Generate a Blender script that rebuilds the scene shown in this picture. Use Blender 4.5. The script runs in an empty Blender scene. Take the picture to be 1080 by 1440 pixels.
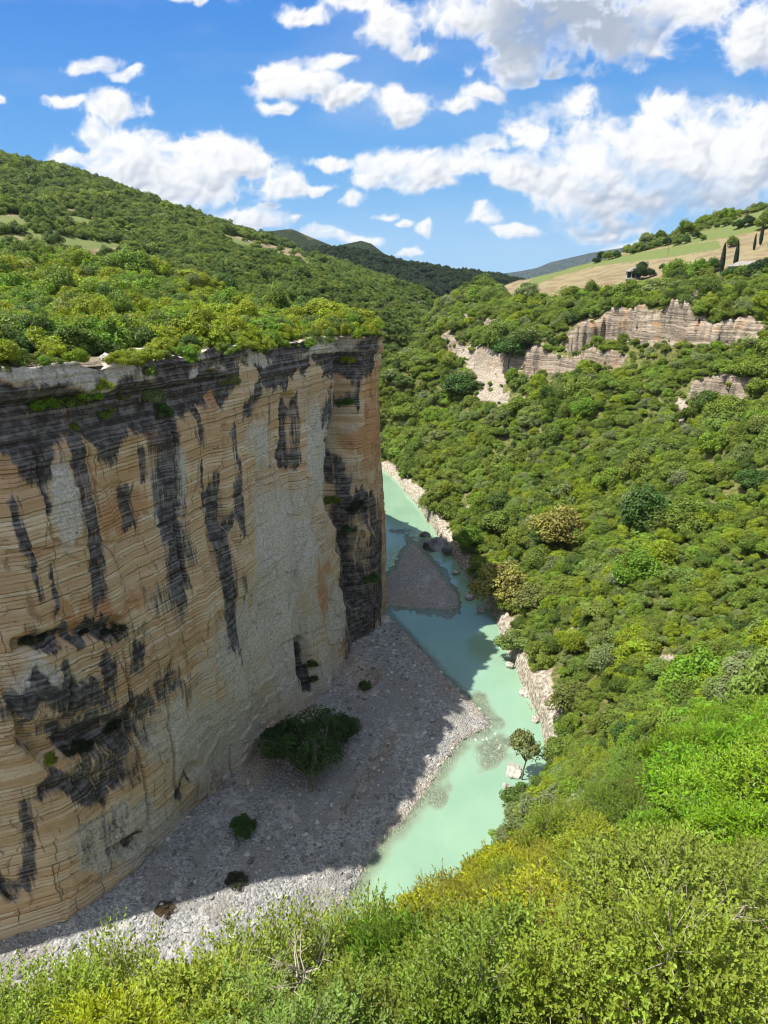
import bpy, math, random
import numpy as np
from mathutils import Vector, Matrix

sc = bpy.context.scene
COL = sc.collection
random.seed(7)
RNG = np.random.default_rng(11)

# ------------------------------------------------------------------ camera
FPX, CH, PITCH = 991.0, 80.0, math.radians(18.0)      # focal length in photo pixels, eye height over the river, tilt
cam = bpy.data.cameras.new("camera")
cam.sensor_fit = 'VERTICAL'
cam.angle = 2 * math.atan(720 / FPX)
cam.clip_start, cam.clip_end = 0.1, 60000
camo = bpy.data.objects.new("camera", cam)
COL.objects.link(camo)
camo.location = (0, 0, CH)
camo.rotation_euler = (math.pi / 2 - PITCH, 0, 0)
sc.camera = camo

# ------------------------------------------------------------------ light and exposure
SUN_TRAVEL = Vector((34.0, 9.0, -68.5)).normalized()
SUN_ELEV = math.asin(-SUN_TRAVEL.z)
SUN_AZ = math.atan2(-SUN_TRAVEL.x, -SUN_TRAVEL.y)
SUN_STRENGTH, SKY_STRENGTH, EXPOSURE = 5.0, 0.13, 0.68
sun = bpy.data.lights.new("sun", 'SUN')
sun.energy = SUN_STRENGTH
sun.angle = math.radians(0.5)
sun.color = (1.0, 0.955, 0.88)
suno = bpy.data.objects.new("sun", sun)
COL.objects.link(suno)
suno.rotation_euler = SUN_TRAVEL.to_track_quat('-Z', 'Y').to_euler()
sc.view_settings.view_transform = 'Standard'
sc.view_settings.look = 'None'
sc.view_settings.exposure = EXPOSURE
sc.view_settings.gamma = 1.0
cy = sc.cycles
cy.max_bounces, cy.diffuse_bounces, cy.glossy_bounces, cy.transmission_bounces = 6, 4, 2, 3
cy.transparent_max_bounces = 6
cy.caustics_reflective = cy.caustics_refractive = False
cy.use_denoising = True
cy.filter_width = 1.1
cy.denoiser = 'OPENIMAGEDENOISE'
cy.denoising_input_passes = 'RGB_ALBEDO_NORMAL'
cy.denoising_prefilter = 'ACCURATE'


# ------------------------------------------------------------------ node helper
def nd(t, typ, ins=None, **props):
    n = t.nodes.new(typ)
    for k, v in props.items():
        setattr(n, k, v)
    for k, v in (ins or {}).items():
        s = n.inputs[k]
        if isinstance(v, bpy.types.NodeSocket):
            t.links.new(v, s)
        else:
            s.default_value = v
    return n


def mth(t, op, a, b=0.0, c=0.0, clamp=False):
    return nd(t, 'ShaderNodeMath', {0: a, 1: b, 2: c}, operation=op, use_clamp=clamp).outputs[0]


def ramp(t, fac, lo, hi, a=0.0, b=1.0, smooth=True):
    n = nd(t, 'ShaderNodeMapRange', {0: fac, 1: lo, 2: hi, 3: a, 4: b}, interpolation_type='SMOOTHSTEP' if smooth else 'LINEAR')
    return n.outputs[0]


def mixc(t, fac, a, b, blend='MIX'):
    n = nd(t, 'ShaderNodeMix', {0: fac}, data_type='RGBA', blend_type=blend)
    for i, v in ((6, a), (7, b)):
        if isinstance(v, bpy.types.NodeSocket):
            t.links.new(v, n.inputs[i])
        else:
            n.inputs[i].default_value = (*v, 1) if len(v) == 3 else v
    return n.outputs[2]


def vop(t, op, a, b=(0, 0, 0), c=(0, 0, 0)):
    n = nd(t, 'ShaderNodeVectorMath', operation=op)
    for i, v in enumerate((a, b, c)):
        if i >= len(n.inputs):
            break
        if isinstance(v, bpy.types.NodeSocket):
            t.links.new(v, n.inputs[i])
        elif n.inputs[i].type == 'VECTOR':
            n.inputs[i].default_value = v
    return n.outputs[1] if op in ('LENGTH', 'DISTANCE', 'DOT_PRODUCT') else n.outputs[0]


def noise(t, vec, scale, detail=4, rough=0.55, w=None):
    n = nd(t, 'ShaderNodeTexNoise', {'Vector': vec, 'Scale': scale, 'Detail': detail, 'Roughness': rough})
    return n.outputs[0]


# ------------------------------------------------------------------ sky with clouds (world shader; directions only)
# cloud puffs: photo-like bearing / elevation tangents are derived from the values below (u, v, half width, half height)
PUFFS = """790 28 120 55;880 45 110 62;700 30 70 42;645 22 60 38;750 78 58 40;790 100 36 18;960 15 90 40;1050 62 50 46;1062 20 60 50;
590 70 36 18;545 38 46 34;500 8 40 18;820 205 80 62;860 240 100 66;950 222 84 68;1045 232 90 62;940 150 36 30;915 175 40 30;818 150 38 34;765 195 40 34;890 282 96 30;1010 280 96 34;1085 185 60 46;
745 242 84 32;655 236 86 28;565 226 76 22;485 224 46 13;525 246 46 22;620 256 56 18;850 318 66 18;700 205 30 12;
432 112 52 26;398 98 32 16;482 130 36 16;405 147 18 11;575 142 42 30;567 166 24 14;652 146 32 13;685 134 30 11;745 112 30 10;
150 160 42 20;95 147 24 11;130 98 36 12;178 111 26 8;122 192 24 24;182 236 76 42;222 272 74 32;270 250 66 34;312 228 58 30;268 214 44 10;375 258 52 20;342 236 54 20;442 258 40 10;335 306 56 14;98 226 30 12;
500 274 26 14;545 298 22 9;572 312 16 7;606 320 13 9;452 326 36 13;510 336 32 8;572 352 22 5;690 308 26 15;735 325 30 11;680 298 13 10;432 20 36 12;285 2 42 7;
0 148 10 6;370 286 14 5;405 302 8 5;470 80 30 12;630 380 22 6;880 350 40 10"""
cp, sp = math.cos(PITCH), math.sin(PITCH)


def ray(u, v):
    x = (u - 540) / FPX
    y = (720 - v) / FPX
    return np.array([x, cp + y * sp, -sp + y * cp])


def build_world():
    w = bpy.data.worlds.new("World")
    sc.world = w
    w.use_nodes = True
    t = w.node_tree
    t.nodes.clear()
    out = nd(t, 'ShaderNodeOutputWorld')
    sky = nd(t, 'ShaderNodeTexSky', sky_type='NISHITA', sun_disc=False)
    sky.sun_elevation, sky.sun_rotation = SUN_ELEV, SUN_AZ
    sky.altitude, sky.air_density, sky.dust_density, sky.ozone_density = 350, 1.0, 0.6, 1.5
    # half the real sky is white cumulus, so its light is less blue than a clear sky's
    skc = nd(t, 'ShaderNodeHueSaturation', {'Saturation': 0.55, 'Value': 1.15, 'Color': sky.outputs[0]}).outputs[0]
    bg = nd(t, 'ShaderNodeBackground', {'Color': skc, 'Strength': SKY_STRENGTH})
    t.links.new(bg.outputs[0], out.inputs[0])
    w.cycles.sampling_method = 'MANUAL'
    w.cycles.sample_map_resolution = 256


build_world()


# ------------------------------------------------------------------ numpy noise
def _h(ix, iy, iz, seed):
    n = (ix.astype(np.uint32) * np.uint32(374761393) + iy.astype(np.uint32) * np.uint32(668265263)
         + iz.astype(np.uint32) * np.uint32(2147483647 & 0x5bd1e995) + np.uint32(seed * 1013904223 & 0xffffffff))
    n = (n ^ (n >> np.uint32(13))) * np.uint32(1274126177)
    n = n ^ (n >> np.uint32(16))
    return n.astype(np.float32) / np.float32(4294967295.0)


def vnoise(x, y, z=0.0, seed=0):
    """smooth value noise, about -1..1"""
    x, y, z = np.broadcast_arrays(np.asarray(x, np.float64), np.asarray(y, np.float64), np.asarray(z, np.float64))
    fx, fy, fz = np.floor(x), np.floor(y), np.floor(z)
    ix, iy, iz = fx.astype(np.int64), fy.astype(np.int64), fz.astype(np.int64)
    tx, ty, tz = x - fx, y - fy, z - fz
    tx, ty, tz = (a * a * a * (a * (a * 6 - 15) + 10) for a in (tx, ty, tz))
    flat = np.ndim(z) == 0 or (np.all(tz == 0))
    def lay(k):
        a = _h(ix, iy, iz + k, seed); b = _h(ix + 1, iy, iz + k, seed)
        c = _h(ix, iy + 1, iz + k, seed); d = _h(ix + 1, iy + 1, iz + k, seed)
        return (a + (b - a) * tx) * (1 - ty) + (c + (d - c) * tx) * ty
    r = lay(0) if flat else lay(0) * (1 - tz) + lay(1) * tz
    return r * 2 - 1


def fbm(x, y, z=0.0, octv=4, seed=0, gain=0.5):
    s, a, f, tot = 0.0, 1.0, 1.0, 0.0
    for i in range(octv):
        s = s + a * vnoise(np.asarray(x) * f + 17.3 * i, np.asarray(y) * f - 9.1 * i, np.asarray(z) * f, seed + i * 7)
        tot += a
        a *= gain
        f *= 2.03
    return s / tot * 1.5


def smooth(x, a, b):
    t = np.clip((x - a) / (b - a), 0, 1)
    return t * t * (3 - 2 * t)


def proj(x, y, z):
    """world -> photo pixel (used to lay out stains, fields and clearings at their places on the ground)"""
    zz = z - CH
    dep = y * cp - zz * sp
    up = y * sp + zz * cp
    dep = np.where(dep < 0.1, 0.1, dep)
    return 540 + FPX * x / dep, 720 - FPX * up / dep, dep


def Pz(u, v, z):
    d = ray(u, v)
    t = (z - CH) / d[2]
    return np.array([d[0] * t, d[1] * t, z])


def PY(u, v, Y, dz=0.0):
    d = ray(u, v)
    t = Y / d[1]
    return (d[0] * t, Y, CH + d[2] * t + dz)


class RBF:
    def __init__(s, pts, c=6.0, lam=0.5):
        P = np.array(pts, float)
        s.xy, s.c = P[:, :2], c
        n = len(P)
        K = np.sqrt(((s.xy[:, None] - s.xy[None]) ** 2).sum(-1) + c * c) - np.eye(n) * lam
        A = np.zeros((n + 3, n + 3))
        A[:n, :n] = K
        A[:n, n] = A[n, :n] = 1
        A[:n, n + 1:] = s.xy / 100
        A[n + 1:, :n] = s.xy.T / 100
        s.w = np.linalg.solve(A, np.r_[P[:, 2], 0, 0, 0])

    def __call__(s, x, y):
        x, y = np.asarray(x, float), np.asarray(y, float)
        shp = x.shape
        x, y = x.ravel(), y.ravel()
        o = np.empty(len(x))
        for i in range(0, len(x), 40000):
            a, b = x[i:i + 40000, None], y[i:i + 40000, None]
            k = np.sqrt((a - s.xy[:, 0]) ** 2 + (b - s.xy[:, 1]) ** 2 + s.c ** 2)
            o[i:i + 40000] = k @ s.w[:-3] + s.w[-3] + (a[:, 0] * s.w[-2] + b[:, 0] * s.w[-1]) / 100
        return o.reshape(shp)


def poly_dist(x, y, pl):
    """distance to polyline, and the side (left of its direction is positive) of the nearest segment"""
    pl = np.asarray(pl, float)
    best = np.full(np.shape(x), 1e9)
    side = np.zeros(np.shape(x))
    for (ax, ay), (bx, by) in zip(pl[:-1], pl[1:]):
        dx, dy = bx - ax, by - ay
        t = np.clip(((x - ax) * dx + (y - ay) * dy) / (dx * dx + dy * dy), 0, 1)
        d = np.hypot(x - ax - t * dx, y - ay - t * dy)
        m = d < best
        best = np.where(m, d, best)
        side = np.where(m, np.sign(dx * (y - ay) - dy * (x - ax)), side)
    return best, side


def in_poly(x, y, pl):
    pl = np.asarray(pl, float)
    r = np.zeros(np.shape(x), bool)
    j = len(pl) - 1
    for i in range(len(pl)):
        xi, yi = pl[i]; xj, yj = pl[j]
        c = ((yi > y) != (yj > y)) & (x < (xj - xi) * (y - yi) / (yj - yi + 1e-12) + xi)
        r ^= c
        j = i
    return r


# ------------------------------------------------------------------ mesh helpers
def mesh_from(name, V, F, mats=(), smooth_shade=False, attrs=None):
    """V (n,3), F (m,3|4) ints; attrs: {name: (domain, array)}"""
    V = np.asarray(V, np.float32)
    F = np.asarray(F, np.int32)
    me = bpy.data.meshes.new(name)
    me.vertices.add(len(V))
    me.vertices.foreach_set('co', V.ravel())
    k = F.shape[1]
    me.loops.add(F.size)
    me.loops.foreach_set('vertex_index', F.ravel())
    me.polygons.add(len(F))
    me.polygons.foreach_set('loop_start', np.arange(0, F.size, k, dtype=np.int32))
    me.polygons.foreach_set('use_smooth', np.full(len(F), bool(smooth_shade)))
    me.update(calc_edges=True)
    for n, (dom, a) in (attrs or {}).items():
        a = np.asarray(a, np.float32)
        if a.ndim == 2:
            at = me.attributes.new(n, 'FLOAT_VECTOR', dom)
            at.data.foreach_set('vector', a.ravel())
        else:
            at = me.attributes.new(n, 'FLOAT', dom)
            at.data.foreach_set('value', a)
    for m in mats:
        me.materials.append(m)
    return me


def grid_faces(nr, nc):
    i = np.arange(nr * nc).reshape(nr, nc)
    return np.stack([i[:-1, :-1].ravel(), i[:-1, 1:].ravel(), i[1:, 1:].ravel(), i[1:, :-1].ravel()], 1)


def link(name, me, parent=None, loc=None, **props):
    o = bpy.data.objects.new(name, me)
    COL.objects.link(o)
    if parent:
        o.parent = parent
    if loc is not None:
        o.location = loc
    for k, v in props.items():
        if v:
            o[k] = v
    return o


def struct(name, me, label=None):
    return link(name, me, kind='structure', label=label)


def thing(name, label, cat, loc, rz=0.0, group=None, scale=1.0):
    o = link(name, None, None, loc, label=label, category=cat, group=group)
    o.rotation_euler = (0, 0, rz)
    o.scale = (scale, scale, scale)
    return o


# ------------------------------------------------------------------ materials
def new_mat(name):
    m = bpy.data.materials.new(name)
    m.use_nodes = True
    t = m.node_tree
    t.nodes.clear()
    out = nd(t, 'ShaderNodeOutputMaterial')
    return m, t, out


def attr(t, name, kind='GEOMETRY'):
    return nd(t, 'ShaderNodeAttribute', attribute_name=name, attribute_type=kind)


def bump(t, h, strength, dist):
    return nd(t, 'ShaderNodeBump', {'Strength': strength, 'Distance': dist, 'Height': h}).outputs[0]


def principled(t, out, col, rough=0.85, normal=None, spec=0.25, **kw):
    b = nd(t, 'ShaderNodeBsdfPrincipled', {'Base Color': col if isinstance(col, bpy.types.NodeSocket) else (*col, 1), 'Roughness': rough})
    b.inputs['Specular IOR Level'].default_value = spec
    if normal is not None:
        t.links.new(normal, b.inputs['Normal'])
    for k, v in kw.items():
        s = b.inputs[k]
        if isinstance(v, bpy.types.NodeSocket):
            t.links.new(v, s)
        else:
            s.default_value = v
    t.links.new(b.outputs[0], out.inputs[0])
    return b


def mat_cliff():
    m, t, out = new_mat('canyon limestone')
    wq = attr(t, 'wq').outputs['Vector']                 # metres along the wall, bedding height, outwards
    dark, grey, warm = (attr(t, a).outputs['Fac'] for a in ('dark', 'grey', 'warm'))
    soil = attr(t, 'soil').outputs['Fac']
    sq = nd(t, 'ShaderNodeSeparateXYZ', {0: wq})
    jig = noise(t, vop(t, 'MULTIPLY', wq, (0.35, 0.8, 0.3)), 1.0, 4, 0.6)
    zb = mth(t, 'ADD', sq.outputs[1], mth(t, 'MULTIPLY', mth(t, 'SUBTRACT', jig, 0.5), 0.16))

    def beds(h, seed):
        a_ = mth(t, 'ADD', mth(t, 'DIVIDE', zb, h), seed)
        fl = mth(t, 'FLOOR', a_)
        wn = nd(t, 'ShaderNodeTexWhiteNoise', {'W': fl}, noise_dimensions='1D').outputs[0]
        return wn, mth(t, 'SUBTRACT', a_, fl)
    w1, f1 = beds(1.5, 0.37)
    w2, f2 = beds(0.5, 7.1)
    w3, f3 = beds(0.19, 3.3)
    along = noise(t, vop(t, 'MULTIPLY', wq, (0.11, 0.55, 0.1)), 1.0, 5, 0.65)
    blot = noise(t, wq, 0.16, 6, 0.62)
    blot2 = noise(t, vop(t, 'MULTIPLY', wq, (0.9, 0.16, 0.5)), 1.0, 5, 0.62)
    spk = noise(t, wq, 2.6, 6, 0.72)
    fil = noise(t, vop(t, 'MULTIPLY', wq, (3.2, 0.13, 1.2)), 1.0, 5, 0.68)
    bedv = mth(t, 'ADD', mth(t, 'MULTIPLY', w1, 0.4), mth(t, 'ADD', mth(t, 'MULTIPLY', w2, 0.35), mth(t, 'MULTIPLY', w3, 0.25)))
    bedv = mth(t, 'ADD', mth(t, 'MULTIPLY', bedv, 0.6), mth(t, 'MULTIPLY', along, 0.5))
    tan = mixc(t, ramp(t, bedv, 0.35, 0.72), (0.44, 0.285, 0.15), (0.58, 0.44, 0.285))
    tan = mixc(t, mth(t, 'MULTIPLY', ramp(t, mth(t, 'ADD', mth(t, 'MULTIPLY', w2, 0.25), along), 0.66, 0.86), 0.7), tan, (0.64, 0.54, 0.40))
    tan = mixc(t, mth(t, 'MULTIPLY', ramp(t, blot, 0.52, 0.72), 0.7), tan, (0.38, 0.195, 0.085))
    pale = mixc(t, ramp(t, spk, 0.35, 0.65), (0.345, 0.31, 0.265), (0.58, 0.53, 0.455))
    pale = mixc(t, mth(t, 'MULTIPLY', ramp(t, mth(t, 'ADD', blot, mth(t, 'MULTIPLY', fil, 0.3)), 0.68, 0.85), 0.65), pale, (0.47, 0.35, 0.215))
    fray = mth(t, 'ADD', mth(t, 'MULTIPLY', mth(t, 'SUBTRACT', blot, 0.5), 1.1), mth(t, 'ADD', mth(t, 'MULTIPLY', mth(t, 'SUBTRACT', fil, 0.5), 0.9), mth(t, 'MULTIPLY', mth(t, 'SUBTRACT', w2, 0.5), 0.12)))
    c = mixc(t, ramp(t, mth(t, 'ADD', grey, fray), 0.2, 0.8), tan, pale)
    c = mixc(t, mth(t, 'MULTIPLY', ramp(t, mth(t, 'ADD', warm, mth(t, 'MULTIPLY', mth(t, 'SUBTRACT', blot2, 0.5), 1.2)), 0.3, 0.8), 0.7), c, (0.42, 0.20, 0.085))
    # dark seep stains and painted cleft shade, drawn out downwards and broken by the beds
    dk = mth(t, 'ADD', dark, mth(t, 'MULTIPLY', mth(t, 'SUBTRACT', blot2, 0.5), 0.8))
    dk = mth(t, 'ADD', dk, mth(t, 'MULTIPLY', mth(t, 'SUBTRACT', fil, 0.5), 1.15))
    dk = mth(t, 'ADD', dk, mth(t, 'MULTIPLY', mth(t, 'SUBTRACT', w2, 0.5), 0.14))
    dk = ramp(t, dk, 0.28, 0.72)
    dcol = mixc(t, ramp(t, mth(t, 'ADD', mth(t, 'MULTIPLY', noise(t, wq, 0.8, 5, 0.65), 0.8), mth(t, 'MULTIPLY', w3, 0.2)), 0.38, 0.68), (0.022, 0.022, 0.025), (0.17, 0.165, 0.17))
    c = mixc(t, mth(t, 'MULTIPLY', dk, 0.95), c, dcol)
    # open bedding joints, upright cracks and pits
    brk = ramp(t, mth(t, 'ADD', along, mth(t, 'MULTIPLY', mth(t, 'SUBTRACT', blot, 0.5), 0.7)), 0.46, 0.62)
    j1 = mth(t, 'MULTIPLY', ramp(t, f1, 0.0, 0.10, 1.0, 0.0), ramp(t, noise(t, vop(t, 'MULTIPLY', wq, (0.16, 0.2, 0.1)), 1.0, 4, 0.6), 0.42, 0.55))
    j2 = mth(t, 'MULTIPLY', ramp(t, f2, 0.0, 0.2, 1.0, 0.0), brk)
    joint = mth(t, 'MAXIMUM', j1, mth(t, 'MULTIPLY', j2, 0.75))
    calm = ramp(t, mth(t, 'ADD', grey, fray), 0.2, 0.8, 1.0, 0.4)
    c = mixc(t, mth(t, 'MULTIPLY', mth(t, 'MULTIPLY', joint, 0.24), calm), c, (0.07, 0.05, 0.035))
    ck = nd(t, 'ShaderNodeTexVoronoi', {'Vector': vop(t, 'ADD', vop(t, 'MULTIPLY', wq, (0.34, 0.055, 0.05)), vop(t, 'MULTIPLY', nd(t, 'ShaderNodeTexNoise', {'Vector': wq, 'Scale': 0.5, 'Detail': 4.0}).outputs['Color'], (0.35, 0.1, 0))), 'Scale': 1.0}, feature='DISTANCE_TO_EDGE').outputs[0]
    crack = mth(t, 'MULTIPLY', ramp(t, ck, 0.0, 0.022, 1.0, 0.0), ramp(t, blot2, 0.46, 0.58))
    c = mixc(t, mth(t, 'MULTIPLY', mth(t, 'MULTIPLY', crack, 0.4), calm), c, (0.04, 0.03, 0.022))
    pit = ramp(t, noise(t, vop(t, 'MULTIPLY', wq, (1.0, 1.3, 1.0)), 1.1, 3, 0.7), 0.27, 0.33, 1.0, 0.0)
    c = mixc(t, mth(t, 'MULTIPLY', pit, 0.85), c, (0.03, 0.025, 0.02))
    top = mixc(t, spk, (0.42, 0.36, 0.27), (0.30, 0.25, 0.13))
    c = mixc(t, soil, c, top)
    h = mth(t, 'ADD', mth(t, 'MULTIPLY', w2, 0.35), mth(t, 'ADD', mth(t, 'MULTIPLY', spk, 0.4), mth(t, 'MULTIPLY', w3, 0.2)))
    h = mth(t, 'SUBTRACT', h, mth(t, 'MULTIPLY', mth(t, 'MULTIPLY', mth(t, 'MAXIMUM', joint, crack), calm), 0.5))
    principled(t, out, c, 0.9, bump(t, h, 1.0, 0.45), 0.2)
    return m


def mat_ground():
    m, t, out = new_mat('hillside ground')
    pos = nd(t, 'ShaderNodeNewGeometry').outputs['Position']
    rock, field, green, bank = (attr(t, a).outputs['Fac'] for a in ('rock', 'field', 'green', 'bank'))
    n1 = noise(t, pos, 0.06, 6, 0.6)
    n2 = noise(t, pos, 0.9, 5, 0.65)
    n3 = noise(t, pos, 5.0, 3, 0.6)
    soil = mixc(t, ramp(t, n2, 0.35, 0.65), (0.06, 0.08, 0.018), (0.17, 0.165, 0.055))
    soil = mixc(t, mth(t, 'MULTIPLY', ramp(t, n1, 0.58, 0.72), 0.7), soil, (0.30, 0.24, 0.13))
    dry = mixc(t, n2, (0.20, 0.165, 0.085), (0.28, 0.235, 0.13))
    furrow = noise(t, vop(t, 'MULTIPLY', pos, (0.02, 0.11, 0.4)), 1.0, 4, 0.6)
    dry = mixc(t, ramp(t, furrow, 0.45, 0.62), dry, (0.185, 0.135, 0.08))
    grs = mixc(t, n2, (0.095, 0.13, 0.032), (0.165, 0.185, 0.065))
    c = mixc(t, ramp(t, mth(t, 'ADD', field, mth(t, 'MULTIPLY', mth(t, 'SUBTRACT', n2, 0.5), 0.5)), 0.35, 0.65), soil, dry)
    c = mixc(t, ramp(t, mth(t, 'ADD', green, mth(t, 'MULTIPLY', mth(t, 'SUBTRACT', n2, 0.5), 0.6)), 0.25, 0.75), c, grs)
    warp = nd(t, 'ShaderNodeTexNoise', {'Vector': pos, 'Scale': 0.08, 'Detail': 3.0}).outputs['Color']
    pv = vop(t, 'MULTIPLY_ADD', warp, (0, 0, 3.0), pos)
    bed = noise(t, vop(t, 'MULTIPLY', pv, (0.05, 0.05, 1.1)), 1.0, 5, 0.65)
    streak = noise(t, vop(t, 'MULTIPLY', pos, (0.45, 0.45, 0.08)), 1.0, 5, 0.6)
    rk = mixc(t, ramp(t, bed, 0.38, 0.6), (0.22, 0.17, 0.12), (0.45, 0.375, 0.285))
    rk = mixc(t, mth(t, 'MULTIPLY', ramp(t, streak, 0.55, 0.68), 0.8), rk, (0.10, 0.095, 0.09))
    rk = mixc(t, mth(t, 'MULTIPLY', ramp(t, noise(t, pos, 0.13, 4, 0.6), 0.56, 0.66), 0.7), rk, (0.47, 0.28, 0.13))
    rk = mixc(t, ramp(t, noise(t, vop(t, 'MULTIPLY', pv, (0.09, 0.09, 2.6)), 1.0, 4, 0.6), 0.33, 0.46, 0.85, 0.0), rk, (0.05, 0.04, 0.03))
    pz = nd(t, 'ShaderNodeSeparateXYZ', {0: pv}).outputs[2]
    jn = None
    for hgt, sd_, w_ in ((1.7, 0.2, 0.22), (0.7, 4.4, 0.25)):
        a_ = mth(t, 'ADD', mth(t, 'DIVIDE', pz, hgt), sd_)
        fl = mth(t, 'FLOOR', a_)
        wn = nd(t, 'ShaderNodeTexWhiteNoise', {'W': fl}, noise_dimensions='1D').outputs[0]
        rk = mixc(t, mth(t, 'MULTIPLY', wn, 0.35), rk, (0.15, 0.125, 0.095))
        j_ = mth(t, 'MULTIPLY', ramp(t, mth(t, 'SUBTRACT', a_, fl), 0.0, w_, 1.0, 0.0), ramp(t, streak, 0.42, 0.55))
        jn = j_ if jn is None else mth(t, 'MAXIMUM', jn, mth(t, 'MULTIPLY', j_, 0.6))
    rk = mixc(t, mth(t, 'MULTIPLY', jn, 0.85), rk, (0.04, 0.033, 0.026))
    bk = mixc(t, ramp(t, noise(t, pos, 1.4, 6, 0.7), 0.4, 0.62), (0.20, 0.165, 0.125), (0.55, 0.49, 0.40))
    rk = mixc(t, bank, rk, bk)
    c = mixc(t, ramp(t, mth(t, 'ADD', rock, mth(t, 'MULTIPLY', mth(t, 'SUBTRACT', n2, 0.5), 0.6)), 0.35, 0.65), c, rk)
    h = mth(t, 'ADD', mth(t, 'MULTIPLY', n3, 0.15), mth(t, 'ADD', n2, mth(t, 'MULTIPLY', bed, rock)))
    principled(t, out, c, 0.95, bump(t, h, 0.9, 0.6), 0.15)
    return m


def mat_gravel():
    m, t, out = new_mat('river gravel')
    pos = nd(t, 'ShaderNodeNewGeometry').outputs['Position']
    wet = attr(t, 'wet').outputs['Fac']
    clay = attr(t, 'clay').outputs['Fac']
    v1 = nd(t, 'ShaderNodeTexVoronoi', {'Vector': pos, 'Scale': 3.2, 'Randomness': 1.0})
    v2 = nd(t, 'ShaderNodeTexVoronoi', {'Vector': pos, 'Scale': 1.15, 'Randomness': 1.0})
    s1 = nd(t, 'ShaderNodeSeparateColor', {0: v1.outputs['Color']}).outputs[0]
    s2 = nd(t, 'ShaderNodeSeparateColor', {0: v2.outputs['Color']}).outputs[0]
    n = noise(t, pos, 0.22, 5, 0.6)
    c = mixc(t, s1, (0.15, 0.152, 0.15), (0.36, 0.35, 0.325))
    c = mixc(t, mth(t, 'MULTIPLY', ramp(t, s2, 0.6, 0.95), ramp(t, n, 0.45, 0.6)), c, (0.46, 0.44, 0.40))
    c = mixc(t, mth(t, 'MULTIPLY', ramp(t, n, 0.52, 0.7), 0.6), c, (0.23, 0.20, 0.16))
    band = noise(t, vop(t, 'MULTIPLY', pos, (0.11, 0.035, 1)), 1.0, 5, 0.6)
    sand = ramp(t, mth(t, 'ADD', band, mth(t, 'MULTIPLY', n, 0.25)), 0.60, 0.72)
    c = mixc(t, mth(t, 'MULTIPLY', sand, 0.7), c, mixc(t, noise(t, pos, 2.5, 4, 0.6), (0.17, 0.16, 0.14), (0.25, 0.235, 0.21)))
    c = mixc(t, mth(t, 'MULTIPLY', ramp(t, band, 0.30, 0.42, 1, 0), 0.6), c, (0.42, 0.405, 0.37))
    c = mixc(t, clay, c, mixc(t, s1, (0.30, 0.23, 0.16), (0.42, 0.34, 0.25)))
    c = mixc(t, mth(t, 'MULTIPLY', wet, 0.65), c, mixc(t, s1, (0.13, 0.11, 0.085), (0.40, 0.32, 0.22)))
    h = mth(t, 'SUBTRACT', 0.0, mth(t, 'ADD', v1.outputs[0], mth(t, 'MULTIPLY', v2.outputs[0], 0.8)))
    principled(t, out, c, mth(t, 'SUBTRACT', 0.9, mth(t, 'MULTIPLY', wet, 0.45)), bump(t, h, 0.9, 0.25), 0.3)
    return m


def mat_water():
    m, t, out = new_mat('milky river water')
    pos = nd(t, 'ShaderNodeNewGeometry').outputs['Position']
    dep = attr(t, 'depth').outputs['Fac']
    riff = attr(t, 'riffle').outputs['Fac']
    flow = vop(t, 'MULTIPLY', pos, (1.0, 0.55, 1.0))
    n1 = noise(t, flow, 1.6, 5, 0.6)
    n2 = noise(t, flow, 0.09, 4, 0.55)
    n3 = noise(t, vop(t, 'MULTIPLY', pos, (0.9, 0.35, 1)), 1.3, 6, 0.7)
    col = mixc(t, ramp(t, n2, 0.35, 0.65), (0.19, 0.315, 0.215), (0.225, 0.35, 0.24))
    col = mixc(t, ramp(t, dep, 0.1, 0.9, 1, 0), col, (0.27, 0.33, 0.22))
    foam = mth(t, 'MULTIPLY', ramp(t, n3, 0.56, 0.68), ramp(t, riff, 0.25, 0.8))
    col = mixc(t, foam, col, (0.72, 0.75, 0.72))
    h = mth(t, 'ADD', mth(t, 'MULTIPLY', n1, mth(t, 'ADD', 0.06, mth(t, 'MULTIPLY', riff, 0.5))), mth(t, 'MULTIPLY', n3, mth(t, 'MULTIPLY', riff, 0.6)))
    b = nd(t, 'ShaderNodeBsdfPrincipled', {'Base Color': col, 'Roughness': 0.10, 'Normal': bump(t, h, 0.8, 0.4)})
    b.inputs['IOR'].default_value = 1.45
    tr = nd(t, 'ShaderNodeBsdfTransparent', {0: (0.80, 0.93, 0.86, 1)})
    op = mth(t, 'MAXIMUM', ramp(t, dep, 0.0, 0.75, 0.14, 1.0), mth(t, 'MULTIPLY', foam, 0.8))
    mx = nd(t, 'ShaderNodeMixShader', {0: op, 1: tr.outputs[0], 2: b.outputs[0]})
    t.links.new(mx.outputs[0], out.inputs[0])
    return m


def leaf_shader(t, out, col, spec=0.3, trans=0.28):
    lv = attr(t, 'lv').outputs['Fac']
    hs = nd(t, 'ShaderNodeHueSaturation', {'Hue': mth(t, 'ADD', 0.485, mth(t, 'MULTIPLY', lv, 0.03)), 'Saturation': 1.0,
                                           'Value': mth(t, 'ADD', 0.62, mth(t, 'MULTIPLY', lv, 0.76)), 'Color': col}).outputs[0]
    d = nd(t, 'ShaderNodeBsdfPrincipled', {'Base Color': hs, 'Roughness': 0.5})
    d.inputs['Specular IOR Level'].default_value = spec
    tc = mixc(t, 1.0, hs, (1.35, 1.25, 0.45), 'MULTIPLY')
    tr = nd(t, 'ShaderNodeBsdfTranslucent', {0: tc})
    mx = nd(t, 'ShaderNodeMixShader', {0: trans, 1: d.outputs[0], 2: tr.outputs[0]})
    t.links.new(mx.outputs[0], out.inputs[0])


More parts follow.
